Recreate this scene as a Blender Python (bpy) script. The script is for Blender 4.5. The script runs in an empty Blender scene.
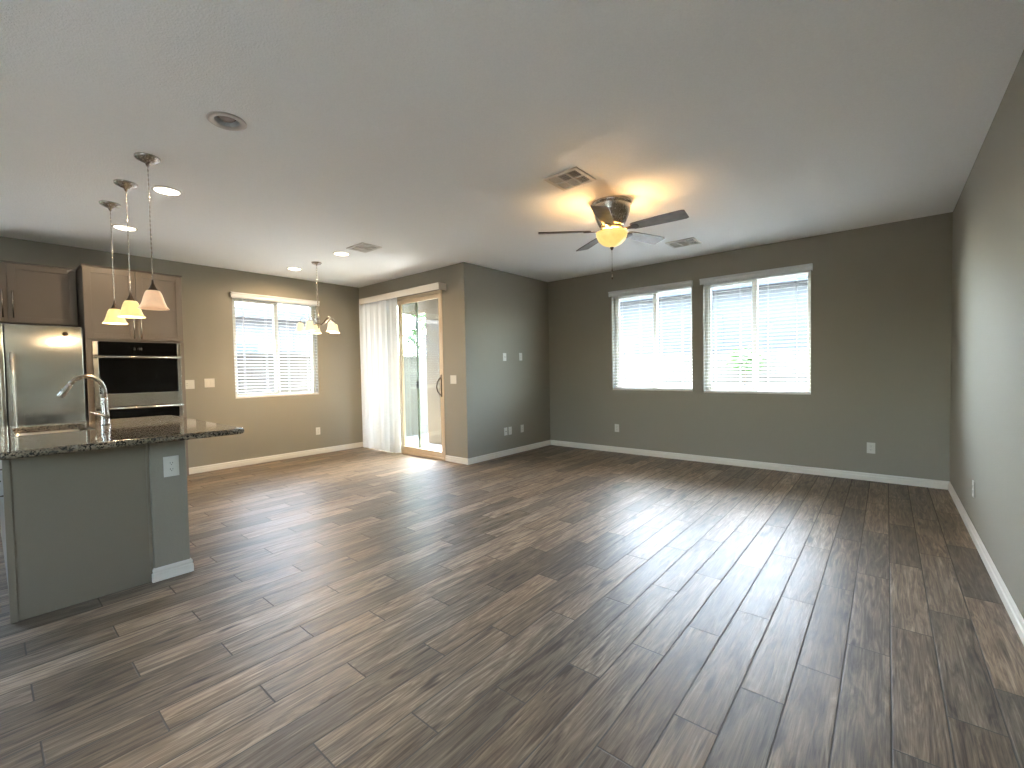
import bpy, bmesh, math, random
from mathutils import Vector, Matrix

random.seed(7)
SC = bpy.context.scene
COL = SC.collection
PI = math.pi

# ------------------------------------------------------------------ camera
XR, YB, XG, YS, XL, H = 0.488, 6.174, -4.361, 4.226, -6.946, 2.74
YREAR = -3.2
CAM_F, CAM_YAW, CAM_PITCH, CAM_ROLL, CAM_H = 445.99, 0.6990, -0.0302, -0.0188, 1.2697
cam_data = bpy.data.cameras.new('camera')
cam = bpy.data.objects.new('camera', cam_data)
COL.objects.link(cam)
cam_data.sensor_width = 36.0
cam_data.lens = CAM_F * 36.0 / 1024.0
cam_data.clip_start = 0.02
cam_data.clip_end = 300
fwd = Vector((-math.sin(CAM_YAW) * math.cos(CAM_PITCH), math.cos(CAM_YAW) * math.cos(CAM_PITCH), math.sin(CAM_PITCH)))
rgt0 = Vector((math.cos(CAM_YAW), math.sin(CAM_YAW), 0))
up0 = rgt0.cross(fwd)
cr, sr = math.cos(CAM_ROLL), math.sin(CAM_ROLL)
rgt = rgt0 * cr + up0 * sr
up = -rgt0 * sr + up0 * cr
M = Matrix((rgt, up, -fwd)).transposed().to_4x4()
M.translation = Vector((0, 0, CAM_H))
cam.matrix_world = M
SC.camera = cam

# ------------------------------------------------------------------ sky, sun, exposure
SC.view_settings.view_transform = 'Standard'
SC.view_settings.look = 'None'
SC.view_settings.gamma = 1
SC.view_settings.use_curve_mapping = False
SC.view_settings.exposure = 1.48

SKY_STRENGTH = 3.8
SUN_STRENGTH = 21.0
SUN_DIR = Vector((0.2, -0.5, -0.84)).normalized()      # the way the sunlight travels
world = bpy.data.worlds.new('sky')
SC.world = world
world.use_nodes = True
wn = world.node_tree
wn.nodes.clear()
w_out = wn.nodes.new('ShaderNodeOutputWorld')
w_bg = wn.nodes.new('ShaderNodeBackground')
w_sky = wn.nodes.new('ShaderNodeTexSky')
w_sky.sky_type = 'NISHITA'
w_sky.sun_disc = False
w_sky.sun_elevation = math.asin(-SUN_DIR.z)
w_sky.sun_rotation = math.atan2(-SUN_DIR.x, -SUN_DIR.y)
w_sky.air_density = 1.0
w_sky.dust_density = 2.5
w_sky.ozone_density = 1.0
w_bg.inputs['Strength'].default_value = SKY_STRENGTH
w_hsv = wn.nodes.new('ShaderNodeHueSaturation')      # hazy, whitish daylight
w_hsv.inputs['Saturation'].default_value = 0.80
wn.links.new(w_sky.outputs[0], w_hsv.inputs['Color'])
wn.links.new(w_hsv.outputs[0], w_bg.inputs[0])
wn.links.new(w_bg.outputs[0], w_out.inputs[0])

sun_data = bpy.data.lights.new('sun', 'SUN')
sun_data.energy = SUN_STRENGTH
sun_data.angle = 0.009
sun_data.color = (1.0, 0.99, 0.97)
sun = bpy.data.objects.new('sun', sun_data)
COL.objects.link(sun)
sun.rotation_euler = SUN_DIR.to_track_quat('-Z', 'Y').to_euler()
sun.location = (0, 12, 14)

LAMP = (1.0, 0.74, 0.47)
FAN_LAMP = (1.0, 0.62, 0.27)
W_CAN, W_FAN, W_PEND, W_CHAN = 16.5, 13.5, 4.5, 4.5

# ------------------------------------------------------------------ materials
def new_mat(name):
    m = bpy.data.materials.new(name)
    m.use_nodes = True
    nt = m.node_tree
    return m, nt, nt.nodes['Principled BSDF']

def N(nt, kind, **kw):
    n = nt.nodes.new(kind)
    for k, v in kw.items():
        setattr(n, k, v)
    return n

def L(nt, a, b):
    nt.links.new(a, b)

def pos_node(nt):
    return N(nt, 'ShaderNodeNewGeometry').outputs['Position']

def mathn(nt, op, a, b=None, c=None):
    n = N(nt, 'ShaderNodeMath', operation=op)
    for i, v in enumerate((a, b, c)):
        if v is None:
            continue
        if isinstance(v, (int, float)):
            n.inputs[i].default_value = v
        else:
            L(nt, v, n.inputs[i])
    return n.outputs[0]

def ramp(nt, fac, stops):
    n = N(nt, 'ShaderNodeValToRGB')
    cr_ = n.color_ramp
    while len(cr_.elements) < len(stops):
        cr_.elements.new(0.5)
    for e, (p, c) in zip(cr_.elements, stops):
        e.position = p
        e.color = (*c, 1)
    L(nt, fac, n.inputs[0])
    return n.outputs[0]

def mixc(nt, fac, a, b, mode='MIX'):
    n = N(nt, 'ShaderNodeMix', data_type='RGBA', blend_type=mode)
    for sock, v in ((n.inputs[0], fac), (n.inputs[6], a), (n.inputs[7], b)):
        if isinstance(v, (int, float)):
            sock.default_value = v
        elif isinstance(v, tuple):
            sock.default_value = (*v, 1)
        else:
            L(nt, v, sock)
    return n.outputs[2]

def noise(nt, vec, scale, detail=2.0, rough=0.5):
    n = N(nt, 'ShaderNodeTexNoise')
    n.inputs['Scale'].default_value = scale
    n.inputs['Detail'].default_value = detail
    n.inputs['Roughness'].default_value = rough
    if vec is not None:
        L(nt, vec, n.inputs['Vector'])
    return n.outputs[0]

def bump(nt, b, height, strength=0.2, dist=0.01):
    n = N(nt, 'ShaderNodeBump')
    n.inputs['Strength'].default_value = strength
    n.inputs['Distance'].default_value = dist
    L(nt, height, n.inputs['Height'])
    L(nt, n.outputs[0], b.inputs['Normal'])

def plain(name, color, rough=0.5, metal=0.0, tex=None, spec=None, scale=None):
    """principled surface; tex=(scale, strength) adds a fine bump and slight mottling"""
    m, nt, b = new_mat(name)
    b.inputs['Base Color'].default_value = (*color, 1)
    b.inputs['Roughness'].default_value = rough
    b.inputs['Metallic'].default_value = metal
    if spec is not None:
        b.inputs['Specular IOR Level'].default_value = spec
    p = pos_node(nt)
    if tex:
        h = noise(nt, p, tex[0], 3.0, 0.6)
        bump(nt, b, h, tex[1], 0.01)
        c = mixc(nt, h, tuple(x * 0.94 for x in color), tuple(min(1, x * 1.06) for x in color))
        L(nt, c, b.inputs['Base Color'])
    else:
        h = noise(nt, p, 6.0, 2.0)
        c = mixc(nt, h, tuple(x * 0.97 for x in color), tuple(min(1, x * 1.03) for x in color))
        L(nt, c, b.inputs['Base Color'])
    return m

def stretched(nt, sx, sy, sz):
    mp = N(nt, 'ShaderNodeMapping')
    mp.inputs['Scale'].default_value = (sx, sy, sz)
    L(nt, pos_node(nt), mp.inputs['Vector'])
    return mp.outputs[0]

def steel(name, color, rough, axis_scale, wob=0.0):
    m, nt, b = new_mat(name)
    b.inputs['Base Color'].default_value = (*color, 1)
    b.inputs['Metallic'].default_value = 1.0
    b.inputs['Roughness'].default_value = rough
    v = stretched(nt, *axis_scale)
    n1 = noise(nt, v, 1.0, 3.0, 0.6)
    r = mathn(nt, 'MULTIPLY_ADD', n1, 0.12, rough - 0.06)
    L(nt, r, b.inputs['Roughness'])
    if wob:
        n2 = noise(nt, stretched(nt, 1, 2.0, 4.5), 1.0, 1.0, 0.4)
        bump(nt, b, n2, wob, 0.05)
    else:
        bump(nt, b, n1, 0.03, 0.002)
    return m

PAINT = (0.268, 0.239, 0.184)
M_wall = plain('wall_paint', PAINT, 0.62, tex=(150, 0.35))
M_ceil = plain('ceiling_paint', (0.90, 0.885, 0.845), 0.8, tex=(110, 0.45))
M_white = plain('white_trim_paint', (0.68, 0.635, 0.555), 0.35)
M_plate = plain('white_plastic', (0.63, 0.595, 0.525), 0.35)
M_slot = plain('dark_slot', (0.04, 0.035, 0.03), 0.6)
M_vinyl = plain('almond_vinyl', (0.56, 0.44, 0.30), 0.4)
M_wframe = plain('cream_vinyl', (0.66, 0.63, 0.53), 0.4)
M_cab = plain('cabinet_paint', (0.185, 0.152, 0.118), 0.42, tex=(300, 0.03))
M_cab_in = plain('cabinet_gap', (0.03, 0.025, 0.02), 0.8)
M_panel = plain('island_panel_paint', (0.205, 0.172, 0.122), 0.5, tex=(220, 0.06))
M_blackglass = plain('black_oven_glass', (0.003, 0.003, 0.003), 0.05, 0.0, None, 0.22)
M_black = plain('black_plastic', (0.012, 0.012, 0.012), 0.4)
M_display = plain('grey_display_segment', (0.10, 0.10, 0.10), 0.4)
M_steel = steel('brushed_steel', (0.56, 0.53, 0.47), 0.24, (3, 3, 260), 0.0)
M_fridge = steel('fridge_steel', (0.58, 0.56, 0.50), 0.20, (2, 2, 2), 0.05)
_nt = M_fridge.node_tree
_b = _nt.nodes['Principled BSDF']
_b.inputs['Anisotropic'].default_value = 0.85
_tg = N(_nt, 'ShaderNodeTangent', direction_type='RADIAL', axis='Z')
L(_nt, _tg.outputs[0], _b.inputs['Tangent'])
M_nickel = steel('brushed_nickel', (0.42, 0.385, 0.34), 0.26, (120, 120, 8))
M_chrome = steel('polished_nickel', (0.66, 0.60, 0.52), 0.12, (60, 60, 8))
M_trim = plain('satin_trim', (0.50, 0.46, 0.41), 0.3, 0.6)
M_bronze = plain('dark_bracket_metal', (0.09, 0.065, 0.045), 0.35, 0.9)
M_conc = plain('pale_concrete', (0.34, 0.33, 0.32), 0.85, tex=(40, 0.2))
M_gravel = plain('grey_gravel', (0.20, 0.20, 0.205), 0.9, tex=(25, 1.0))
M_bank = plain('white_gravel', (0.072, 0.071, 0.070), 0.9, tex=(22, 1.0))
M_stucco = plain('tan_stucco', (0.17, 0.135, 0.093), 0.9, tex=(45, 0.8))
M_bstucco = plain('grey_stucco', (0.062, 0.063, 0.065), 0.9, tex=(30, 0.6))
M_nstucco = plain('pale_stucco', (0.125, 0.12, 0.12), 0.9, tex=(30, 0.6))
M_fascia = plain('blue_grey_fascia', (0.05, 0.06, 0.07), 0.7)
M_iron = plain('dark_iron', (0.10, 0.10, 0.10), 0.5)
M_screenf = plain('green_grey_screen_frame', (0.16, 0.20, 0.16), 0.5)
M_bark = plain('bark', (0.16, 0.11, 0.07), 0.9, tex=(30, 0.8))

def leaf_material():
    m, nt, b = new_mat('foliage')
    n = noise(nt, pos_node(nt), 3.0, 2.0)
    c = ramp(nt, n, [(0.3, (0.03, 0.075, 0.015)), (0.7, (0.12, 0.20, 0.05))])
    L(nt, c, b.inputs['Base Color'])
    b.inputs['Roughness'].default_value = 0.6
    return m
M_leaf = leaf_material()

def block_material():
    m, nt, b = new_mat('concrete_block')
    sep = N(nt, 'ShaderNodeSeparateXYZ')
    L(nt, pos_node(nt), sep.inputs[0])
    comb = N(nt, 'ShaderNodeCombineXYZ')
    L(nt, mathn(nt, 'ADD', sep.outputs[0], sep.outputs[1]), comb.inputs[0])
    L(nt, sep.outputs[2], comb.inputs[1])
    br = N(nt, 'ShaderNodeTexBrick')
    L(nt, comb.outputs[0], br.inputs['Vector'])
    br.inputs['Color1'].default_value = (0.125, 0.108, 0.080, 1)
    br.inputs['Color2'].default_value = (0.145, 0.125, 0.095, 1)
    br.inputs['Mortar'].default_value = (0.095, 0.083, 0.066, 1)
    br.inputs['Scale'].default_value = 1.0
    br.inputs['Brick Width'].default_value = 0.4
    br.inputs['Row Height'].default_value = 0.2
    br.inputs['Mortar Size'].default_value = 0.012
    L(nt, br.outputs[0], b.inputs['Base Color'])
    b.inputs['Roughness'].default_value = 0.9
    bump(nt, b, noise(nt, pos_node(nt), 60, 3), 0.5, 0.01)
    return m
M_block = block_material()

def roof_material():
    m, nt, b = new_mat('roof_tile')
    w = N(nt, 'ShaderNodeTexWave')
    w.inputs['Scale'].default_value = 1.6
    w.inputs['Distortion'].default_value = 1.0
    L(nt, pos_node(nt), w.inputs['Vector'])
    c = ramp(nt, w.outputs[0], [(0.0, (0.12, 0.105, 0.10)), (1.0, (0.20, 0.175, 0.16))])
    L(nt, c, b.inputs['Base Color'])
    b.inputs['Roughness'].default_value = 0.80
    return m
M_roof = roof_material()

def granite_material():
    m, nt, b = new_mat('granite')
    p = pos_node(nt)
    n1 = noise(nt, p, 90, 4, 0.7)
    base = ramp(nt, n1, [(0.30, (0.03, 0.024, 0.018)), (0.44, (0.11, 0.085, 0.06)), (0.56, (0.19, 0.155, 0.11)), (0.72, (0.35, 0.31, 0.25))])
    v = N(nt, 'ShaderNodeTexVoronoi')
    v.inputs['Scale'].default_value = 150
    L(nt, p, v.inputs['Vector'])
    spots = ramp(nt, v.outputs['Color'], [(0.0, (0, 0, 0)), (0.60, (0, 0, 0)), (0.66, (1, 1, 1))])
    n2 = noise(nt, p, 7, 2)
    base = mixc(nt, n2, base, mixc(nt, 0.5, base, (0.30, 0.25, 0.18)))
    c = mixc(nt, spots, base, (0.018, 0.016, 0.014))
    L(nt, c, b.inputs['Base Color'])
    b.inputs['Roughness'].default_value = 0.07
    return m
M_granite = granite_material()

def glass_material(name, tint, refl=1.0):
    m = bpy.data.materials.new(name)
    m.use_nodes = True
    nt = m.node_tree
    nt.nodes.clear()
    out = N(nt, 'ShaderNodeOutputMaterial')
    tr = N(nt, 'ShaderNodeBsdfTransparent')
    tr.inputs[0].default_value = (*tint, 1)
    gl = N(nt, 'ShaderNodeBsdfGlossy')
    gl.inputs['Roughness'].default_value = 0.0
    geo = N(nt, 'ShaderNodeNewGeometry')
    dot = N(nt, 'ShaderNodeVectorMath', operation='DOT_PRODUCT')
    L(nt, geo.outputs['Normal'], dot.inputs[0])
    L(nt, geo.outputs['Incoming'], dot.inputs[1])
    c = mathn(nt, 'SUBTRACT', 1.0, mathn(nt, 'ABSOLUTE', dot.outputs['Value']))
    f = mathn(nt, 'MULTIPLY', mathn(nt, 'MULTIPLY_ADD', mathn(nt, 'POWER', c, 5.0), 0.95, 0.045), refl)
    mx = N(nt, 'ShaderNodeMixShader')
    L(nt, f, mx.inputs[0])
    L(nt, tr.outputs[0], mx.inputs[1])
    L(nt, gl.outputs[0], mx.inputs[2])
    L(nt, mx.outputs[0], out.inputs[0])
    return m
M_glass = glass_material('window_glass', (0.93, 0.97, 0.96))
M_screen = glass_material('insect_screen_mesh', (0.72, 0.74, 0.70), 0.2)

def blind_material(name, col, trans):
    m = bpy.data.materials.new(name)
    m.use_nodes = True
    nt = m.node_tree
    nt.nodes.clear()
    out = N(nt, 'ShaderNodeOutputMaterial')
    df = N(nt, 'ShaderNodeBsdfPrincipled')
    df.inputs['Base Color'].default_value = (*col, 1)
    df.inputs['Roughness'].default_value = 0.45
    tl = N(nt, 'ShaderNodeBsdfTranslucent')
    c = mixc(nt, noise(nt, pos_node(nt), 30, 2), tuple(x * 0.97 for x in col), col)
    L(nt, c, tl.inputs[0])
    L(nt, c, df.inputs['Base Color'])
    mx = N(nt, 'ShaderNodeMixShader')
    mx.inputs[0].default_value = trans
    L(nt, df.outputs[0], mx.inputs[1])
    L(nt, tl.outputs[0], mx.inputs[2])
    L(nt, mx.outputs[0], out.inputs[0])
    return m
M_slat = blind_material('white_slat', (0.74, 0.74, 0.72), 0.12)
M_vane = blind_material('white_vane', (0.78, 0.82, 0.86), 0.20)

def lamp_glass(name, base, emit, strength):
    m, nt, b = new_mat(name)
    n = noise(nt, pos_node(nt), 22, 4, 0.65)
    c = mixc(nt, n, tuple(x * 0.72 for x in base), base)
    L(nt, c, b.inputs['Base Color'])
    b.inputs['Roughness'].default_value = 0.3
    if strength:
        e = mixc(nt, n, tuple(x * 0.75 for x in emit), emit)
        L(nt, e, b.inputs['Emission Color'])
        b.inputs['Emission Strength'].default_value = strength
    return m
M_shade_off_glow = lamp_glass('alabaster_glass_unlit_glow', (0.90, 0.62, 0.42), (1.0, 0.60, 0.33), 0.22)  # no lamp burns in this shade; emission paints its glow
M_shade_on = lamp_glass('alabaster_glass_lit', (0.60, 0.45, 0.24), (1.0, 0.70, 0.24), 0.40)
M_bowl_on = lamp_glass('alabaster_bowl_lit', (0.60, 0.48, 0.24), (1.0, 0.68, 0.19), 0.40)
M_chan_on = lamp_glass('chandelier_glass_lit', (0.70, 0.58, 0.38), (1.0, 0.74, 0.36), 0.46)
M_lens = lamp_glass('recessed_lens_lit', (0.9, 0.85, 0.75), (1.0, 0.90, 0.72), 3.0)
M_bulb = lamp_glass('bulb_lit', (0.9, 0.85, 0.75), (1.0, 0.84, 0.55), 5.0)
M_lens_off = plain('reflector_bulb_glass', (0.42, 0.36, 0.32), 0.25)
M_baffle = plain('recessed_baffle', (0.50, 0.51, 0.50), 0.35, 0.3)

def blade_material():
    m, nt, b = new_mat('fan_blade_wood')
    n = noise(nt, stretched(nt, 14, 14, 14), 1.0, 3)
    c = ramp(nt, n, [(0.3, (0.14, 0.105, 0.085)), (0.7, (0.21, 0.165, 0.135))])
    L(nt, c, b.inputs['Base Color'])
    b.inputs['Roughness'].default_value = 0.35
    return m
M_blade = blade_material()

def floor_material():
    m, nt, b = new_mat('wood_look_plank_tile')
    sep = N(nt, 'ShaderNodeSeparateXYZ')
    L(nt, pos_node(nt), sep.inputs[0])
    x, y = sep.outputs[0], sep.outputs[1]
    W, LEN = 0.1525, 0.9
    u = mathn(nt, 'DIVIDE', mathn(nt, 'SUBTRACT', x, 0.0195), W)
    sid = mathn(nt, 'FLOOR', u)
    fu = mathn(nt, 'FRACT', u)
    v = mathn(nt, 'DIVIDE', mathn(nt, 'SUBTRACT', mathn(nt, 'SUBTRACT', y, 2.79), mathn(nt, 'MULTIPLY', sid, 0.3)), LEN)
    pid = mathn(nt, 'FLOOR', v)
    fv = mathn(nt, 'FRACT', v)
    # distance to the nearest edge, metres
    du = mathn(nt, 'MULTIPLY', mathn(nt, 'MINIMUM', fu, mathn(nt, 'SUBTRACT', 1.0, fu)), W)
    dv = mathn(nt, 'MULTIPLY', mathn(nt, 'MINIMUM', fv, mathn(nt, 'SUBTRACT', 1.0, fv)), LEN)
    d = mathn(nt, 'MINIMUM', du, dv)
    edge = mathn(nt, 'SMOOTH_MIN', mathn(nt, 'DIVIDE', d, 0.0042), 1.0, 0.05)
    g = N(nt, 'ShaderNodeMapRange')
    L(nt, d, g.inputs[0])
    g.inputs[1].default_value = 0.0022
    g.inputs[2].default_value = 0.0034
    grout = mathn(nt, 'SUBTRACT', 1.0, g.outputs[0])
    # a random pair per plank
    idv = N(nt, 'ShaderNodeCombineXYZ')
    L(nt, sid, idv.inputs[0])
    L(nt, pid, idv.inputs[1])
    wnz = N(nt, 'ShaderNodeTexWhiteNoise', noise_dimensions='2D')
    L(nt, idv.outputs[0], wnz.inputs['Vector'])
    rnd = wnz.outputs['Value']
    rcol = wnz.outputs['Color']
    # grain coordinates: shifted for each plank
    off = N(nt, 'ShaderNodeVectorMath', operation='SCALE')
    L(nt, rcol, off.inputs[0])
    off.inputs['Scale'].default_value = 37.0
    add = N(nt, 'ShaderNodeVectorMath', operation='ADD')
    L(nt, pos_node(nt), add.inputs[0])
    L(nt, off.outputs[0], add.inputs[1])
    def mapped(sx, sy):
        mp = N(nt, 'ShaderNodeMapping')
        mp.inputs['Scale'].default_value = (sx, sy, 1)
        L(nt, add.outputs[0], mp.inputs['Vector'])
        return mp.outputs[0]
    n_fine = noise(nt, mapped(140, 3.2), 1.0, 5, 0.68)
    n_hair = noise(nt, mapped(420, 8), 1.0, 2, 0.6)
    n_mid = N(nt, 'ShaderNodeTexNoise')
    n_mid.inputs['Scale'].default_value = 1.0
    n_mid.inputs['Detail'].default_value = 4.0
    n_mid.inputs['Roughness'].default_value = 0.6
    n_mid.inputs['Distortion'].default_value = 2.2
    L(nt, mapped(24, 2.2), n_mid.inputs['Vector'])
    n_mid = n_mid.outputs[0]
    n_big = noise(nt, mapped(8, 1.3), 1.0, 2, 0.5)
    knot = noise(nt, mapped(19, 3.6), 1.0, 1.5, 0.5)
    grain = mathn(nt, 'ADD', mathn(nt, 'MULTIPLY', n_fine, 0.36), mathn(nt, 'ADD', mathn(nt, 'MULTIPLY', n_mid, 0.49), mathn(nt, 'MULTIPLY', n_hair, 0.15)))
    c = ramp(nt, grain, [(0.36, (0.056, 0.039, 0.025)), (0.46, (0.140, 0.101, 0.069)), (0.53, (0.212, 0.158, 0.109)), (0.63, (0.352, 0.272, 0.196))])
    tone = mathn(nt, 'MULTIPLY_ADD', rnd, 0.74, 0.56)
    big = mathn(nt, 'MULTIPLY_ADD', n_big, 0.8, 0.60)
    tv = mathn(nt, 'MULTIPLY', tone, big)
    tcol = N(nt, 'ShaderNodeCombineColor')
    for i in range(3):
        L(nt, tv, tcol.inputs[i])
    c = mixc(nt, 1.0, c, tcol.outputs[0], 'MULTIPLY')
    # some planks lean grey, some brown
    sepc = N(nt, 'ShaderNodeSeparateColor')
    L(nt, rcol, sepc.inputs[0])
    hue = mixc(nt, sepc.outputs[1], (1.04, 0.99, 0.93), (0.97, 1.0, 1.03))
    c = mixc(nt, 1.0, c, hue, 'MULTIPLY')
    kmask = ramp(nt, knot, [(0.0, (0, 0, 0)), (0.64, (0, 0, 0)), (0.76, (0.8, 0.8, 0.8))])
    c = mixc(nt, kmask, c, (0.026, 0.019, 0.014))
    c = mixc(nt, grout, c, (0.105, 0.092, 0.077))
    L(nt, c, b.inputs['Base Color'])
    r = mathn(nt, 'ADD', mathn(nt, 'MULTIPLY_ADD', n_fine, 0.22, 0.31), mathn(nt, 'MULTIPLY', grout, 0.45))
    L(nt, r, b.inputs['Roughness'])
    b.inputs['Specular IOR Level'].default_value = 0.33
    hgt = mathn(nt, 'ADD', mathn(nt, 'MULTIPLY', edge, 1.0), mathn(nt, 'ADD', mathn(nt, 'MULTIPLY', n_fine, 0.45), mathn(nt, 'MULTIPLY', n_mid, 0.55)))
    bump(nt, b, hgt, 0.42, 0.004)
    return m
M_floor = floor_material()

# ------------------------------------------------------------------ object helpers
def wl(o):
    v = Vector((0, 0, 0))
    while o is not None:
        v = v + o.location
        o = o.parent
    return v

class MB:
    """collects shapes in world coordinates and links them as ONE mesh object"""
    def __init__(self):
        self.bm = bmesh.new()

    def box(self, x0, x1, y0, y1, z0, z1, bev=0.0, seg=2):
        x0, x1 = min(x0, x1), max(x0, x1)
        y0, y1 = min(y0, y1), max(y0, y1)
        z0, z1 = min(z0, z1), max(z0, z1)
        t = bmesh.new()
        r = bmesh.ops.create_cube(t, size=1)
        for v in t.verts:
            v.co = Vector(((v.co.x + .5) * (x1 - x0) + x0, (v.co.y + .5) * (y1 - y0) + y0, (v.co.z + .5) * (z1 - z0) + z0))
        if bev:
            bmesh.ops.bevel(t, geom=t.edges[:], offset=bev, segments=seg, affect='EDGES', profile=0.5)
        self.merge(t)
        return self

    def merge(self, t, mat=None):
        vm = {}
        for v in t.verts:
            vm[v] = self.bm.verts.new(mat @ v.co if mat else v.co)
        for f in t.faces:
            try:
                nf = self.bm.faces.new([vm[v] for v in f.verts])
                nf.smooth = f.smooth
            except ValueError:
                pass
        t.free()

    def lathe(self, prof, c, n=32, axis=(0, 0, 1), cap=False):
        """prof: list of (radius, height) around axis through c"""
        q = Vector((0, 0, 1)).rotation_difference(Vector(axis)).to_matrix()
        rings = []
        for r, h in prof:
            if r < 1e-6:
                rings.append([self.bm.verts.new(Vector(c) + q @ Vector((0, 0, h)))])
            else:
                rings.append([self.bm.verts.new(Vector(c) + q @ Vector((r * math.cos(2 * PI * i / n), r * math.sin(2 * PI * i / n), h))) for i in range(n)])
        for a, b in zip(rings, rings[1:]):
            for i in range(n):
                j = (i + 1) % n
                va = [a[0]] if len(a) == 1 else [a[i], a[j]]
                vb = [b[0]] if len(b) == 1 else [b[j], b[i]]
                if len(va) + len(vb) >= 3:
                    f = self.bm.faces.new(va + vb)
                    f.smooth = True
        if cap:
            for rr in (rings[0], rings[-1]):
                if len(rr) > 2:
                    self.bm.faces.new(rr)
        return self

    def tube(self, pts, r, n=10, cap=True):
        pts = [Vector(p) for p in pts]
        rs = r if isinstance(r, (list, tuple)) else [r] * len(pts)
        rings = []
        prev = None
        for i, p in enumerate(pts):
            t = (pts[min(i + 1, len(pts) - 1)] - pts[max(i - 1, 0)]).normalized()
            if prev is None:
                a = t.orthogonal().normalized()
            else:
                a = (prev - t * prev.dot(t))
                a = a.normalized() if a.length > 1e-6 else t.orthogonal().normalized()
            prev = a
            b = t.cross(a)
            rings.append([self.bm.verts.new(p + (a * math.cos(2 * PI * k / n) + b * math.sin(2 * PI * k / n)) * rs[i]) for k in range(n)])
        for A, B in zip(rings, rings[1:]):
            for k in range(n):
                f = self.bm.faces.new([A[k], A[(k + 1) % n], B[(k + 1) % n], B[k]])
                f.smooth = True
        if cap:
            self.bm.faces.new(rings[0])
            self.bm.faces.new(rings[-1])
        return self

    def poly_prism(self, pts, d):
        """extrude the polygon pts by the vector d"""
        d = Vector(d)
        a = [self.bm.verts.new(Vector(p)) for p in pts]
        b = [self.bm.verts.new(Vector(p) + d) for p in pts]
        self.bm.faces.new(a)
        self.bm.faces.new(b[::-1])
        n = len(a)
        for i in range(n):
            self.bm.faces.new([a[i], a[(i + 1) % n], b[(i + 1) % n], b[i]])
        return self

    def quad(self, *pts):
        self.bm.faces.new([self.bm.verts.new(Vector(p)) for p in pts])
        return self

    def build(self, name, mat, parent=None, at=None, bevel=0.0):
        bmesh.ops.recalc_face_normals(self.bm, faces=self.bm.faces[:])
        if parent is not None:
            off = wl(parent)
            if at is not None:
                off = Vector(at)
        else:
            if at is None:
                xs = [v.co for v in self.bm.verts]
                lo = [min(v[i] for v in xs) for i in range(3)]
                hi = [max(v[i] for v in xs) for i in range(3)]
                off = Vector(((lo[0] + hi[0]) / 2, (lo[1] + hi[1]) / 2, lo[2]))
            else:
                off = Vector(at)
        for v in self.bm.verts:
            v.co -= off
        me = bpy.data.meshes.new(name)
        self.bm.to_mesh(me)
        self.bm.free()
        me.materials.append(mat)
        o = bpy.data.objects.new(name, me)
        COL.objects.link(o)
        if parent is not None:
            o.parent = parent
            o.location = off - wl(parent)
        else:
            o.location = off
        if bevel:
            md = o.modifiers.new('soft_edges', 'BEVEL')
            md.width = bevel
            md.segments = 2
            md.limit_method = 'ANGLE'
        return o

def thing(name, loc, label, cat, group=None):
    o = bpy.data.objects.new(name, None)
    o.empty_display_size = 0.1
    COL.objects.link(o)
    o.location = loc
    return tag(o, label, cat, group)

def tag(o, label=None, cat=None, group=None, kind=None):
    if label:
        o['label'] = label
    if cat:
        o['category'] = cat
    if group:
        o['group'] = group
    if kind:
        o['kind'] = kind
    return o

def struct_empty(name, loc, label=None):
    o = bpy.data.objects.new(name, None)
    o.empty_display_size = 0.1
    COL.objects.link(o)
    o.location = loc
    o['kind'] = 'structure'
    if label:
        o['label'] = label
    return o

def struct(name, mb, mat, label=None):
    o = mb.build(name, mat)
    o['kind'] = 'structure'
    if label:
        o['label'] = label
    return o

def copy_tree(o, parent=None):
    c = o.copy()
    COL.objects.link(c)
    c.parent = parent
    for ch in list(o.children):
        copy_tree(ch, c)
    return c

def slab(us, vs, solid, to3, d0, d1):
    """a panel on the grid us x vs with open cells; to3(u, v, d) gives the point"""
    mb = MB()
    cache = {}
    def vert(i, j, d):
        k = (i, j, d)
        if k not in cache:
            cache[k] = mb.bm.verts.new(Vector(to3(us[i], vs[j], d)))
        return cache[k]
    nu, nv = len(us) - 1, len(vs) - 1
    S = lambda i, j: 0 <= i < nu and 0 <= j < nv and solid(i, j)
    for i in range(nu):
        for j in range(nv):
            if not S(i, j):
                continue
            for d in (d0, d1):
                mb.bm.faces.new([vert(i, j, d), vert(i + 1, j, d), vert(i + 1, j + 1, d), vert(i, j + 1, d)])
            for (di, dj, a, b) in ((-1, 0, (i, j), (i, j + 1)), (1, 0, (i + 1, j), (i + 1, j + 1)), (0, -1, (i, j), (i + 1, j)), (0, 1, (i, j + 1), (i + 1, j + 1))):
                if not S(i + di, j + dj):
                    mb.bm.faces.new([vert(*a, d0), vert(*b, d0), vert(*b, d1), vert(*a, d1)])
    return mb

def slab_holes(u0, u1, v0, v1, holes, to3, d0, d1):
    us = sorted({u0, u1, *[h[0] for h in holes], *[h[1] for h in holes]})
    vs = sorted({v0, v1, *[h[2] for h in holes], *[h[3] for h in holes]})
    def solid(i, j):
        cu, cv = (us[i] + us[i + 1]) / 2, (vs[j] + vs[j + 1]) / 2
        return not any(h[0] < cu < h[1] and h[2] < cv < h[3] for h in holes)
    return slab(us, vs, solid, to3, d0, d1)

# ------------------------------------------------------------------ the room shell
T = 0.16
WIN_B1 = (-3.190, -2.005, 0.945, 2.390)      # x0, x1, z0, z1
WIN_B2 = (-1.862, -0.672, 0.925, 2.390)
WIN_L = (2.272, 3.465, 0.950, 2.390)         # y0, y1, z0, z1
DOOR = (-6.735, -4.815, 0.0, 2.430)          # x0, x1, z0, z1

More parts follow.
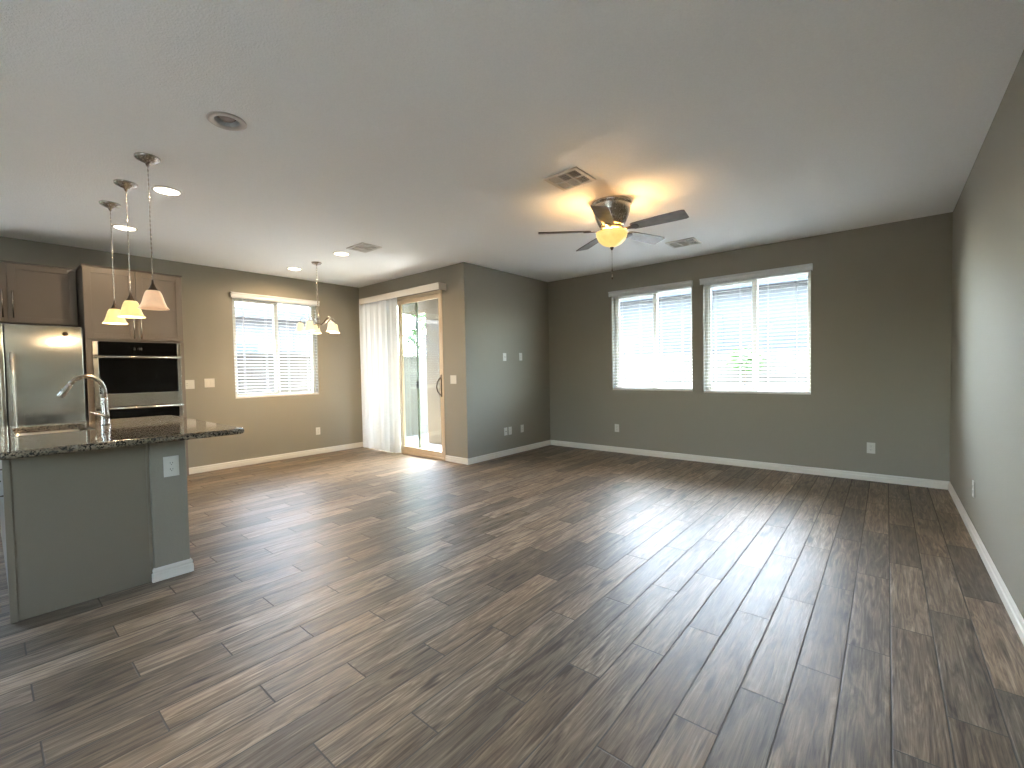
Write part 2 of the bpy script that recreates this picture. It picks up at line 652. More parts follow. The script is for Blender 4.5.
CANS = [(-2.923, 0.965), (-4.354, 0.996), (-5.716, 0.958), (-6.294, 2.848), (-5.115, 2.890)]
HC = 0.064
struct('floor', MB().box(XL - T, XR + T, YREAR - T, YS + T, -0.12, 0.0).box(XG - T, XR + T, YS + T, YB + T, -0.12, 0.0), M_floor)
struct('ceiling', slab_holes(XL - T, XR + T, YREAR - T, YB + T,
       [(x - HC, x + HC, y - HC, y + HC) for x, y in CANS] + [(XL - T - 1, XG - T, YS + T, YB + T + 1)],
       lambda u, v, d: (u, v, d), H, H + 0.2), M_ceil)
WIN_K_ADDED = (-2.85, -0.85, 0.95, 2.40)  # unseen kitchen window, added to bring fill daylight into the near room
struct('wall_left', slab_holes(YREAR, YS, 0, H, [WIN_L, WIN_K_ADDED], lambda u, v, d: (d, u, v), XL - T, XL), M_wall)
struct('wall_patio', slab_holes(XL - T, XG - T, 0, H, [(DOOR[0], DOOR[1], -1, DOOR[3])], lambda u, v, d: (u, d, v), YS, YS + T), M_wall)
struct('wall_middle', MB().box(XG - T, XG, YS, YB, 0, H), M_wall)
struct('wall_back', slab_holes(XG - T, XR, 0, H, [WIN_B1, WIN_B2], lambda u, v, d: (u, d, v), YB, YB + T), M_wall)
struct('wall_right', MB().box(XR, XR + T, YREAR, YB + T, 0, H), M_wall)
REAR_WINS_ADDED = [(-1.55, -0.25, 0.95, 2.30)]  # invented opening behind the camera, there for extra daylight
struct('wall_rear', slab_holes(XL - T, XR + T, 0, H, REAR_WINS_ADDED, lambda u, v, d: (u, d, v), YREAR - T, YREAR), M_wall)

# baseboards: a stepped profile swept along the wall foot
def base_profile(t):
    return [(0, 0), (t, 0), (t, 0.048), (t * 0.62, 0.054), (t * 0.62, 0.060), (t * 0.78, 0.064), (t * 0.62, 0.076), (t * 0.30, 0.083), (0, 0.083)]

def baseboard(mb, p0, p1, nrm, m0=0.0, m1=0.0, t=0.014):
    """from p0 to p1 on the wall, nrm points into the room; m0/m1 = +1 outside mitre, -1 inside mitre, 0 square"""
    p0, p1, nrm = Vector((*p0, 0)), Vector((*p1, 0)), Vector((*nrm, 0))
    d = (p1 - p0).normalized()
    prof = base_profile(t)
    A, B = [], []
    for o, z in prof:
        A.append(mb.bm.verts.new(p0 + nrm * o - d * (m0 * o) + Vector((0, 0, z))))
        B.append(mb.bm.verts.new(p1 + nrm * o + d * (m1 * o) + Vector((0, 0, z))))
    n = len(prof)
    for i in range(n):
        mb.bm.faces.new([A[i], A[(i + 1) % n], B[(i + 1) % n], B[i]])
    mb.bm.faces.new(A)
    mb.bm.faces.new(B[::-1])

for nm, args in (
        ('baseboard_left', [((XL, 1.60), (XL, YS), (1, 0), 0, -1)]),
        ('baseboard_patio', [((DOOR[1] + 0.01, YS), (XG, YS), (0, -1), 0, 1)]),
        ('baseboard_middle', [((XG, YS), (XG, YB), (1, 0), 1, -1)]),
        ('baseboard_back', [((XG, YB), (XR, YB), (0, -1), -1, -1)]),
        ('baseboard_right', [((XR, YREAR), (XR, YB), (-1, 0), 0, -1)])):
    mb = MB()
    for a in args:
        baseboard(mb, *a)
    struct(nm, mb, M_white)

# ------------------------------------------------------------------ windows (sliders with a centre stile)
def window(name, u0, u1, z0, z1, umid, side):
    """side 'back': u = x, outward +y; side 'left': u = y, outward -x"""
    if side == 'back':
        P = lambda u, d, z: (u, YB + d, z)
    else:
        P = lambda u, d, z: (XL - d, u, z)
    root = struct_empty(name, P((u0 + u1) / 2, 0.1, z0))
    def bx(mb, ua, ub, da, db, za, zb, bev=0.004):
        a, b_ = P(ua, da, za), P(ub, db, zb)
        mb.box(a[0], b_[0], a[1], b_[1], a[2], b_[2], bev)
    fr = MB()
    w = 0.042
    bx(fr, u0, u0 + w, 0.085, 0.15, z0, z1)
    bx(fr, u1 - w, u1, 0.085, 0.15, z0, z1)
    bx(fr, u0 + w, u1 - w, 0.085, 0.15, z0, z0 + w)
    bx(fr, u0 + w, u1 - w, 0.085, 0.15, z1 - w, z1)
    fr.build('window_frame', M_wframe, root)
    st = MB()
    bx(st, umid - 0.030, umid + 0.030, 0.088, 0.145, z0 + w, z1 - w)
    st.build('meeting_stile', M_wframe, root)
    sa = MB()                                     # sash rails of the sliding half
    s = 0.028
    bx(sa, u0 + w, u0 + w + s, 0.098, 0.125, z0 + w, z1 - w)
    bx(sa, u0 + w + s, umid - 0.03, 0.098, 0.125, z0 + w, z0 + w + s)
    bx(sa, u0 + w + s, umid - 0.03, 0.098, 0.125, z1 - w - s, z1 - w)
    sa.build('sash', M_wframe, root)
    for a, b_ in ((u0 + w, umid - 0.028), (umid + 0.028, u1 - w)):
        g = MB()
        bx(g, a, b_, 0.110, 0.114, z0 + w, z1 - w, 0)
        g.build('pane', M_glass, root)
    sl = MB()
    bx(sl, u0, u1, 0.0, 0.085, z0 - 0.0, z0 + 0.012, 0.003)
    sl.build('window_sill', M_white, root)

window('window_1', *WIN_B1, -2.555, 'back')
window('window_2', *WIN_B2, -1.270, 'back')
window('window_3', *WIN_L, 2.885, 'left')
window('window_5', *WIN_K_ADDED, -1.85, 'left')  # glazing for the added kitchen opening

for i, (a, b_, c, d) in enumerate(REAR_WINS_ADDED):  # frame and pane of the added rear opening
    root = struct_empty('window_%d' % (4 + i), ((a + b_) / 2, YREAR - 0.1, c))
    f_ = MB().box(a, a + 0.05, YREAR - 0.14, YREAR - 0.08, c, d).box(b_ - 0.05, b_, YREAR - 0.14, YREAR - 0.08, c, d)
    f_.box(a + 0.05, b_ - 0.05, YREAR - 0.14, YREAR - 0.08, c, c + 0.05).box(a + 0.05, b_ - 0.05, YREAR - 0.14, YREAR - 0.08, d - 0.05, d)
    f_.build('window_frame', M_wframe, root)
    MB().box(a + 0.05, b_ - 0.05, YREAR - 0.112, YREAR - 0.108, c + 0.05, d - 0.05).build('pane', M_glass, root)

# horizontal blinds ---------------------------------------------------------
def blind(u0, u1, z0, z1, side, v0, v1, wand_u, label, mirror=False):
    if side == 'back':
        P = lambda u, d, z: (u, YB + d, z)
    else:
        P = lambda u, d, z: (XL - d, u, z)
    root = thing('window_blind', P((u0 + u1) / 2, 0, z0 + 0.012), label, 'blind', 'white horizontal window blinds')
    def bx(mb, ua, ub, da, db, za, zb, bev=0.0):
        a, b_ = P(ua, da, za), P(ub, db, zb)
        mb.box(a[0], b_[0], a[1], b_[1], a[2], b_[2], bev)
    va = MB()
    # moulded valance with returns
    zt, zb = 2.425, 2.352
    prof = [(-0.030, zb), (-0.038, zb + 0.008), (-0.036, zb + 0.045), (-0.050, zt - 0.012), (-0.050, zt), (-0.030, zt)]
    pts = [P(v0, d, z) for d, z in prof]
    e = Vector(P(v1, 0, 0)) - Vector(P(v0, 0, 0))
    va.poly_prism(pts, e)
    bx(va, v0, v0 + 0.008, -0.030, -0.002, zb, zt)
    bx(va, v1 - 0.008, v1, -0.030, -0.002, zb, zt)
    va.build('valance', M_slat, root)
    hr = MB()
    bx(hr, u0 + 0.006, u1 - 0.006, 0.008, 0.060, z1 - 0.045, z1 - 0.002)
    hr.build('head_rail', M_slat, root)
    # slats, open and slightly cupped
    sl = MB()
    pitch = 0.0455
    top, bot = z1 - 0.062, z0 + 0.06
    n = int((top - bot) / pitch)
    tilt = math.radians(7)
    for k in range(n + 1):
        zc = top - k * pitch
        prev = None
        ring = []
        for i in range(5):
            s = (i - 2) / 2 * 0.025
            cup = 0.0022 * (1 - ((i - 2) / 2) ** 2)
            d = 0.034 + s * math.cos(tilt)
            z = zc + s * math.sin(tilt) + cup
            ring.append((d, z))
        uA, uB = u0 + 0.007, u1 - 0.007
        lo = [sl.bm.verts.new(P(uA, d, z)) for d, z in ring]
        hi = [sl.bm.verts.new(P(uB, d, z)) for d, z in ring]
        lo2 = [sl.bm.verts.new(P(uA, d, z - 0.0028)) for d, z in ring]
        hi2 = [sl.bm.verts.new(P(uB, d, z - 0.0028)) for d, z in ring]
        for i in range(4):
            sl.bm.faces.new([lo[i], lo[i + 1], hi[i + 1], hi[i]])
            sl.bm.faces.new([lo2[i], hi2[i], hi2[i + 1], lo2[i + 1]])
        sl.bm.faces.new([lo[0], hi[0], hi2[0], lo2[0]])
        sl.bm.faces.new([lo[4], lo2[4], hi2[4], hi[4]])
        sl.bm.faces.new(lo[::-1] + lo2)
        sl.bm.faces.new(hi + hi2[::-1])
    sl.build('slats', M_slat, root)
    br = MB()
    bx(br, u0 + 0.006, u1 - 0.006, 0.010, 0.058, z0 + 0.014, z0 + 0.034, 0.004)
    br.build('bottom_rail', M_slat, root)
    for f in (0.12, 0.37, 0.63, 0.88):
        uc = u0 + (u1 - u0) * f
        c = MB()
        for dd in (0.008, 0.060):
            c.tube([P(uc, dd, z1 - 0.045), P(uc, dd, z0 + 0.03)], 0.0011, 5)
        c.build('ladder_cord', M_slat, root)
    wd = MB()
    wd.tube([P(wand_u, -0.004, z1 - 0.04), P(wand_u, -0.012, z1 - 0.10), P(wand_u, -0.012, z1 - 0.88)], [0.003, 0.0045, 0.0055], 6)
    wd.build('tilt_wand', M_slat, root)
    return root

blind(*WIN_B1, 'back', -3.222, -1.993, -3.075, 'white horizontal blind on the smaller-looking back-wall window nearer the fan')
blind(*WIN_B2, 'back', -1.893, -0.655, -1.745, 'white horizontal blind on the back-wall window nearer the right wall')
blind(*WIN_L, 'left', 2.250, 3.500, 2.405, 'white horizontal blind on the dining window behind the chandelier')

# ------------------------------------------------------------------ patio sliding door
d1 = struct_empty('door_1', ((DOOR[0] + DOOR[1]) / 2, YS + 0.08, 0))
x0, x1, zt = DOOR[0], DOOR[1], DOOR[3]
mb = MB()
mb.box(x0, x0 + 0.035, YS - 0.006, YS + 0.13, 0, zt, 0.003)
mb.box(x1 - 0.035, x1, YS - 0.006, YS + 0.13, 0, zt, 0.003)
mb.box(x0 + 0.035, x1 - 0.035, YS - 0.006, YS + 0.13, zt - 0.04, zt, 0.003)
mb.box(x0 + 0.035, x1 - 0.035, YS - 0.006, YS + 0.13, 0, 0.03, 0.003)
mb.build('door_frame', M_vinyl, d1)
def door_panel(name, xa, xb, ya, yb, st):
    m_ = MB()
    m_.box(xa, xa + st, ya, yb, 0.03, zt - 0.04, 0.004)
    m_.box(xb - st, xb, ya, yb, 0.03, zt - 0.04, 0.004)
    m_.box(xa + st, xb - st, ya, yb, zt - 0.04 - st, zt - 0.04, 0.004)
    m_.box(xa + st, xb - st, ya, yb, 0.03, 0.03 + st + 0.02, 0.004)
    p = m_.build(name, M_vinyl, d1)
    MB().box(xa + st - 0.004, xb - st + 0.004, (ya + yb) / 2 - 0.003, (ya + yb) / 2 + 0.003, 0.03 + st, zt - 0.04 - st + 0.004).build('pane', M_glass, p)
    return p
slide = door_panel('sliding_panel', -5.875, x1 - 0.035, YS + 0.012, YS + 0.050, 0.062)
door_panel('fixed_panel', x0 + 0.035, -5.86, YS + 0.056, YS + 0.094, 0.058)
hx = x1 - 0.066
hm = MB()
hm.tube([(hx, YS + 0.012, 1.19), (hx - 0.005, YS - 0.02, 1.17), (hx - 0.030, YS - 0.040, 1.13), (hx - 0.045, YS - 0.045, 1.06), (hx - 0.030, YS - 0.040, 0.99), (hx - 0.005, YS - 0.02, 0.95), (hx, YS + 0.012, 0.93)], 0.008, 8)
hm.box(hx - 0.014, hx + 0.014, YS + 0.004, YS + 0.014, 0.91, 1.23, 0.003)
tag(hm.build('door_handle', M_bronze, slide), 'dark bronze loop handle')
# insect screen, partly slid behind the glass
sm = MB()
sx0, sx1 = -6.48, -5.505
sm.box(sx0, sx0 + 0.045, YS + 0.100, YS + 0.122, 0.03, zt - 0.045, 0.003)
sm.box(sx1 - 0.045, sx1, YS + 0.100, YS + 0.122, 0.03, zt - 0.045, 0.003)
sm.box(sx0 + 0.045, sx1 - 0.045, YS + 0.100, YS + 0.122, 0.03, 0.10, 0.003)
sm.box(sx0 + 0.045, sx1 - 0.045, YS + 0.100, YS + 0.122, zt - 0.10, zt - 0.045, 0.003)
sp = sm.build('screen_frame', M_screenf, d1)
MB().box(sx0 + 0.04, sx1 - 0.04, YS + 0.110, YS + 0.112, 0.09, zt - 0.09).build('screen_mesh', M_screen, sp)
MB().box(sx1 - 0.050, sx1 + 0.004, YS + 0.088, YS + 0.101, 1.02, 1.14, 0.004).build('latch', M_black, sp)

# vertical blind -------------------------------------------------------------
vb = thing('vertical_blind', (-5.85, YS, 0.02), 'white vertical vane blind drawn to the left half of the patio door', 'blind')
mb = MB()
VX0, VX1, VD = -6.712, -4.715, 0.148
mb.box(VX0, VX1, YS - VD, YS - VD + 0.012, 2.405, 2.500, 0.003)
mb.box(VX0, VX1, YS - VD + 0.012, YS - 0.002, 2.488, 2.500, 0.002)
mb.box(VX1 - 0.012, VX1, YS - VD + 0.012, YS - 0.002, 2.405, 2.488, 0.002)
mb.box(VX0, VX0 + 0.012, YS - VD + 0.012, YS - 0.002, 2.405, 2.488, 0.002)
mb.build('valance', M_white, vb)
MB().box(VX0 + 0.02, VX1 - 0.02, YS - 0.112, YS - 0.068, 2.440, 2.482, 0.003).build('head_rail', M_white, vb)
NV = 21
for i in range(NV):
    f = i / (NV - 1)
    xc = -6.735 + f * 0.92
    ang = math.radians(34 + 20 * math.sin(i * 1.9) + (24 if i > 14 else 0))
    v = MB()
    n = 6
    A, B = [], []
    for k in range(n + 1):
        s = (k / n - 0.5) * 0.089
        c = 0.006 * (1 - (2 * k / n - 1) ** 2)
        dx, dy = math.cos(ang), math.sin(ang)
        px, py = xc + s * dx - c * dy, YS - 0.090 + s * dy + c * dx
        A.append(v.bm.verts.new((px, py, 0.022)))
        B.append(v.bm.verts.new((px, py, 2.440)))
    for k in range(n):
        fc = v.bm.faces.new([A[k], A[k + 1], B[k + 1], B[k]])
        fc.smooth = True
    v.build('vane', M_vane, vb)

# ------------------------------------------------------------------ outlets and switches
def frame_of(wall, a, z):
    """origin on the wall, right vector (seen from the room), outward normal"""
    if wall == 'left':
        return Vector((XL, a, z)), Vector((0, 1, 0)), Vector((1, 0, 0))
    if wall == 'middle':
        return Vector((XG, a, z)), Vector((0, 1, 0)), Vector((1, 0, 0))
    if wall == 'island':
        return Vector((-3.475, a, z)), Vector((0, 1, 0)), Vector((1, 0, 0))
    if wall == 'back':
        return Vector((a, YB, z)), Vector((1, 0, 0)), Vector((0, -1, 0))
    if wall == 'patio':
        return Vector((a, YS, z)), Vector((1, 0, 0)), Vector((0, -1, 0))
    if wall == 'right':
        return Vector((XR, a, z)), Vector((0, -1, 0)), Vector((-1, 0, 0))

def wbox(mb, fr, r0, r1, n0, n1, z0, z1, bev=0.0):
    o, r, n = fr
    a = o + r * r0 + n * n0 + Vector((0, 0, z0))
    b_ = o + r * r1 + n * n1 + Vector((0, 0, z1))
    mb.box(a.x, b_.x, a.y, b_.y, a.z, b_.z, bev)

def outlet(wall, a, z, label, group=None, w=0.072, h=0.117, kind='outlet'):
    fr = frame_of(wall, a, z)
    nm, cat = {'outlet': ('wall_outlet', 'outlet'), 'jack': ('wall_jack', 'wall plate'), 'switch': ('light_switch', 'switch')}[kind]
    root = thing(nm, fr[0], label, cat, group)
    pm = MB()
    wbox(pm, fr, -w / 2, w / 2, 0.0005, 0.006, -h / 2, h / 2, 0.002)
    pm.build('cover_plate', M_plate, root)
    if kind == 'outlet':
        for dz in (-0.0195, 0.0195):
            rm = MB()
            wbox(rm, fr, -0.017, 0.017, 0.006, 0.0085, dz - 0.014, dz + 0.014, 0.001)
            rc = rm.build('receptacle', M_plate, root)
            for r0, hh in ((-0.0065, 0.0045), (0.0065, 0.0040)):
                s = MB()
                wbox(s, fr, r0 - 0.0012, r0 + 0.0012, 0.0085, 0.0090, dz - hh + 0.003, dz + hh + 0.003)
                s.build('slot', M_slot, rc)
            s = MB()
            o, r, n = fr
            s.lathe([(0, 0), (0.0024, 0), (0.0024, 0.0005), (0, 0.0005)], o + n * 0.0085 + Vector((0, 0, dz - 0.008)), 10, n)
            s.build('ground_hole', M_slot, rc)
    elif kind == 'jack':
        s = MB()
        o, r, n = fr
        s.lathe([(0, 0), (0.007, 0), (0.007, 0.004), (0.0045, 0.004), (0.0045, 0.011), (0, 0.011)], o + n * 0.006, 12, n)
        tag(s.build('coax_jack', M_nickel, root), 'small metal socket')
    return root

def switch_plate(wall, a, z, label, gangs, group=None, first='rocker'):
    fr = frame_of(wall, a, z)
    w = 0.072 + 0.046 * (gangs - 1)
    root = thing('light_switch', fr[0], label, 'switch', group)
    pm = MB()
    wbox(pm, fr, -w / 2, w / 2, 0.0005, 0.006, -0.0585, 0.0585, 0.002)
    pm.build('cover_plate', M_plate, root)
    for g in range(gangs):
        c = (g - (gangs - 1) / 2) * 0.046
        gap = MB()
        wbox(gap, fr, c - 0.0175, c + 0.0175, 0.006, 0.0064, -0.0345, 0.0345)
        gap.build('rocker_surround', M_slot if False else M_wframe, root)
        rk = MB()
        wbox(rk, fr, c - 0.0155, c + 0.0155, 0.0064, 0.0095, -0.0325, 0.0325, 0.001)
        rk.build('rocker', M_plate, root)
        if first == 'outlet' and g == 0:
            s = MB()
            for dz in (0.014, -0.014):
                for r0 in (-0.0055, 0.0055):
                    wbox(s, fr, c + r0 - 0.0013, c + r0 + 0.0013, 0.0095, 0.0100, dz - 0.0045, dz + 0.0045)
            s.build('receptacle_slots', M_slot, root)
    return root

switch_plate('left', 1.737, 1.167, 'white double wall plate on the left wall, closest to the oven cabinet', 2, 'double plates beside the oven cabinet', 'outlet')
switch_plate('left', 1.966, 1.179, 'white double switch plate on the left wall, closer to the dining window', 2, 'double plates beside the oven cabinet')
switch_plate('patio', -4.614, 1.160, 'white double switch plate beside the patio door handle', 2)
outlet('left', 3.429, 0.363, 'white outlet low on the left wall below the dining window', 'white wall outlets')
outlet('back', -3.127, 0.369, 'white outlet low on the back wall near the left corner', 'white wall outlets')
outlet('back', -0.126, 0.358, 'white outlet low on the back wall near the right corner', 'white wall outlets')
outlet('right', 4.592, 0.350, 'white outlet low on the right wall, seen edge-on', 'white wall outlets')
outlet('middle', 5.026, 1.473, 'white cable plate high on the grey wall, closer to the patio door', 'plates on the grey middle wall', kind='jack')
outlet('middle', 5.406, 1.482, 'white outlet high on the grey wall, closer to the back corner', 'plates on the grey middle wall')
outlet('middle', 5.018, 0.360, 'white cable plate low on the grey wall, leftmost of the low three', 'plates on the grey middle wall', kind='jack')
outlet('middle', 5.120, 0.360, 'white outlet low on the grey wall, middle of the low three', 'plates on the grey middle wall')
outlet('middle', 5.411, 0.361, 'white outlet low on the grey wall, rightmost of the low three', 'plates on the grey middle wall')
outlet('island', 0.757, 0.704, 'white oversized outlet on the end of the kitchen island', 'white wall outlets', 0.080, 0.128)

# ------------------------------------------------------------------ kitchen island
ICX0, ICX1 = -5.142, -3.322
isl = thing('kitchen_island', (-4.25, 0.4, 0), 'greige kitchen island base under the granite worktop', 'kitchen island')
# pony wall under the overhang
pw = MB().box(-5.10, -3.475, 0.652, 0.838, 0, 0.875, 0.004)
tag(pw.build('pony_wall', M_wall, isl), 'painted half wall with rounded corner')
bb = MB()
baseboard(bb, (-3.475, 0.652), (-3.475, 0.838), (1, 0), 1, 1)
baseboard(bb, (-3.475, 0.838), (-5.10, 0.838), (0, 1), 1, 0)
baseboard(bb, (-3.490, 0.652), (-3.475, 0.652), (0, -1), 0, 1)
tag(bb.build('baseboard', M_white, isl), 'white baseboard')
ep = MB().box(-3.508, -3.488, 0.054, 0.650, 0, 0.874, 0.002)
ep.build('end_panel', M_panel, isl)
for ya, yb in ((0.054, 0.082), (0.634, 0.650)):
    MB().box(-3.4885, -3.483, ya, yb, 0, 0.874, 0.0015).build('edge_stile', M_panel, isl)
body = MB().box(-5.10, -3.508, 0.075, 0.640, 0.10, 0.65)
body.box(-5.10, -3.508, 0.075, 0.095, 0.65, 0.874).box(-5.10, -3.508, 0.60, 0.650, 0.65, 0.874)
body.box(-5.10, -3.508, 0.13, 0.650, 0.0, 0.10)
body.build('cabinet_body', M_cab, isl)
n = 3
for k in range(n):
    xa = -5.095 + k * (1.585 / n)
    xb = xa + 1.585 / n - 0.006
    dm = MB()
    dm.box(xa, xb, 0.056, 0.074, 0.115, 0.865, 0.002)
    ddo = dm.build('cabinet_door', M_cab, isl)
    hm = MB().tube([(xb - 0.04, 0.056, 0.80), (xb - 0.04, 0.030, 0.80), (xb - 0.04, 0.030, 0.66), (xb - 0.04, 0.056, 0.66)], 0.005, 8)
    hm.build('handle', M_steel, ddo)

# worktop with a bullnose edge and a sink cut-out
def rounded_rect(xa, xb, ya, yb, r, seg=6):
    pts = []
    for cx, cy, a0 in ((xb - r, yb - r, 0), (xa + r, yb - r, 90), (xa + r, ya + r, 180), (xb - r, ya + r, 270)):
        for k in range(seg + 1):
            a = math.radians(a0 + 90 * k / seg)
            pts.append((cx + r * math.cos(a), cy + r * math.sin(a)))
    return pts
def worktop():
    mb = MB()
    bm = mb.bm
    zt_, zb_ = 0.915, 0.875
    rad = (zt_ - zb_) / 2
    loops = []
    steps = 7
    for k in range(steps + 1):
        a = math.radians(90 - 180 * k / steps)
        ins = rad * (1 - math.cos(a))
        z = (zt_ + zb_) / 2 + rad * math.sin(a)
        pts = rounded_rect(ICX0 + ins, ICX1 - ins, 0.010 + ins, 1.148 - ins, max(0.05 - ins, 0.02))
        loops.append([bm.verts.new((x, y, z)) for x, y in pts])
    for A, B in zip(loops, loops[1:]):
        for i in range(len(A)):
            j = (i + 1) % len(A)
            f = bm.faces.new([A[i], A[j], B[j], B[i]])
            f.smooth = True
    hole = rounded_rect(-4.905, -4.205, 0.130, 0.505, 0.045)
    ht = [bm.verts.new((x, y, zt_)) for x, y in hole]
    hb = [bm.verts.new((x, y, zb_)) for x, y in hole]
    for i in range(len(ht)):
        j = (i + 1) % len(ht)
        bm.faces.new([ht[i], ht[j], hb[j], hb[i]])
    nn = len(hole)
    for outer, inner in ((loops[0], ht), (loops[-1], hb)):
        for i in range(nn):
            j = (i + 1) % nn
            bm.faces.new([outer[i], outer[j], inner[j], inner[i]])
    return mb
wt = worktop().build('granite_worktop', M_granite)
tag(wt, 'speckled brown granite worktop with bullnose edge on the kitchen island', 'worktop')

# undermount sink
def sink():
    mb = MB()
    bm = mb.bm
    specs = [(0.012, 0.874, 0.05), (-0.004, 0.873, 0.05), (-0.004, 0.80, 0.05), (-0.010, 0.70, 0.05), (-0.035, 0.672, 0.05)]
    loops = []
    for gx, z, r in specs:
        pts = rounded_rect(-4.905 - gx, -4.205 + gx, 0.130 - gx, 0.505 + gx, r)
        loops.append([bm.verts.new((x, y, z)) for x, y in pts])
    for A, B in zip(loops, loops[1:]):
        for i in range(len(A)):
            j = (i + 1) % len(A)
            f = bm.faces.new([A[i], A[j], B[j], B[i]])
            f.smooth = True
    bm.faces.new(loops[-1])
    return mb
sk = thing('sink', (-4.555, 0.3175, 0.668), 'undermount steel sink let into the granite worktop', 'sink')
so = sink().build('basin', M_steel, sk)
MB().lathe([(0, 0.673), (0.042, 0.673), (0.045, 0.676), (0.045, 0.6725)], (-4.555, 0.3175, 0.0), 20).build('drain', M_chrome, sk)

# faucet
fx, fy = -4.55, 0.600
fa = thing('faucet', (fx, fy, 0.915), 'tall brushed nickel gooseneck faucet behind the sink on the worktop', 'faucet')
MB().lathe([(0, 0), (0.028, 0), (0.028, 0.006), (0.024, 0.014), (0.023, 0.085), (0.020, 0.10), (0.0195, 0.20), (0.0175, 0.205), (0, 0.205)], (fx, fy, 0.9155), 20).build('body', M_nickel, fa)
pts = []
zc, rad = 1.165, 0.100
pts.append((fx, fy, 1.110))
for k in range(13):
    a = math.radians(0 + 150 * k / 12)
    pts.append((fx, fy - rad + rad * math.cos(a), zc + rad * 1.2 * math.sin(a)))
MB().tube(pts, 0.0155, 14).build('spout', M_nickel, fa)
e0 = Vector(pts[-1])
dr = (Vector(pts[-1]) - Vector(pts[-2])).normalized()
mbx = MB().tube([e0 - dr * 0.005, e0 + dr * 0.004, e0 + dr * 0.05, e0 + dr * 0.095, e0 + dr * 0.10], [0.0155, 0.0175, 0.019, 0.0225, 0.018], 16)
hd = mbx.build('spray_head', M_nickel, fa)
mbx = MB()
c = e0 + dr * 0.055 + Vector((0, -0.014, 0.006))
mbx.box(c.x - 0.007, c.x + 0.007, c.y - 0.006, c.y + 0.004, c.z - 0.014, c.z + 0.014, 0.003)
tag(mbx.build('spray_button', M_black, hd), 'black button')
MB().tube([(fx + 0.015, fy, 0.975), (fx + 0.052, fy, 0.975)], 0.017, 12).build('valve', M_nickel, fa)
MB().tube([(fx + 0.038, fy, 0.98), (fx + 0.044, fy - 0.02, 0.99), (fx + 0.046, fy - 0.09, 1.022)], [0.008, 0.0065, 0.005], 10).build('lever', M_chrome, fa)

# ------------------------------------------------------------------ oven tower
def shaker_door(parent, x, ya, yb, za, zb, handle=None, rail=0.058, hl=0.16, mat=None):
    """door whose face is at x, facing +x; handle=(y, z centre)"""
    mat = mat or M_cab
    mb = MB()
    mb.box(x - 0.020, x - 0.009, ya + 0.01, yb - 0.01, za + 0.01, zb - 0.01)
    mb.box(x - 0.020, x, ya, ya + rail, za, zb, 0.0015)
    mb.box(x - 0.020, x, yb - rail, yb, za, zb, 0.0015)
    mb.box(x - 0.020, x, ya + rail, yb - rail, za, za + rail, 0.0015)
    mb.box(x - 0.020, x, ya + rail, yb - rail, zb - rail, zb, 0.0015)
    d = mb.build('cabinet_door', mat, parent)
    if handle:
        hy, hz = handle
        h_ = MB()
        h_.tube([(x + 0.030, hy, hz - hl / 2 - 0.025), (x + 0.030, hy, hz + hl / 2 + 0.025)], 0.006, 10)
        h_.tube([(x, hy, hz - hl / 2), (x + 0.030, hy, hz - hl / 2)], 0.0045, 8)
        h_.tube([(x, hy, hz + hl / 2), (x + 0.030, hy, hz + hl / 2)], 0.0045, 8)
        tag(h_.build('handle', M_steel, d), 'steel bar handle')
    return d

TX = -6.330
ty0, ty1 = 0.706, 1.548
tw = thing('oven_cabinet', (-6.64, 1.127, 0), 'tall greige cabinet with two upper doors around the wall oven', 'cabinet')
cb = MB()
cb.box(XL + 0.002, TX - 0.020, ty0, ty0 + 0.019, 0.10, 2.435)
cb.box(XL + 0.002, TX - 0.020, ty1 - 0.019, ty1, 0.10, 2.435)
cb.box(XL + 0.002, TX - 0.021, ty0 + 0.019, ty1 - 0.019, 1.660, 2.435)
cb.box(XL + 0.002, TX - 0.021, ty0 + 0.019, ty1 - 0.019, 0.10, 0.285)
cb.box(XL + 0.002, XL + 0.02, ty0 + 0.019, ty1 - 0.019, 0.285, 1.66)
cb.box(XL + 0.002, TX - 0.07, ty0 + 0.005, ty1 - 0.005, 0.0, 0.10)
cb.build('cabinet_body', M_cab, tw)
ff = MB()
ff.box(TX - 0.020, TX - 0.001, ty0, ty0 + 0.048, 0.10, 1.668, 0.001)
ff.box(TX - 0.020, TX - 0.001, ty1 - 0.034, ty1, 0.10, 1.668, 0.001)
ff.build('face_frame', M_cab, tw)
cm = MB().poly_prism([(TX - 0.02, ty0 - 0.010, 2.435), (TX + 0.004, ty0 - 0.010, 2.435), (TX + 0.016, ty0 - 0.010, 2.448), (TX - 0.02, ty0 - 0.010, 2.448)], (0, ty1 - ty0 + 0.014, 0))
cm.box(XL + 0.002, TX - 0.02, ty0 - 0.010, ty0, 2.435, 2.448)
cm.build('top_moulding', M_cab, tw)
shaker_door(tw, TX, ty0 + 0.002, 1.1235, 1.683, 2.430, (1.098, 1.815), hl=0.19)
shaker_door(tw, TX, 1.1295, ty1 - 0.002, 1.683, 2.430, (1.158, 1.815), hl=0.19)
shaker_door(tw, TX, ty0 + 0.004, ty1 - 0.004, 0.11, 0.275, None, 0.045)

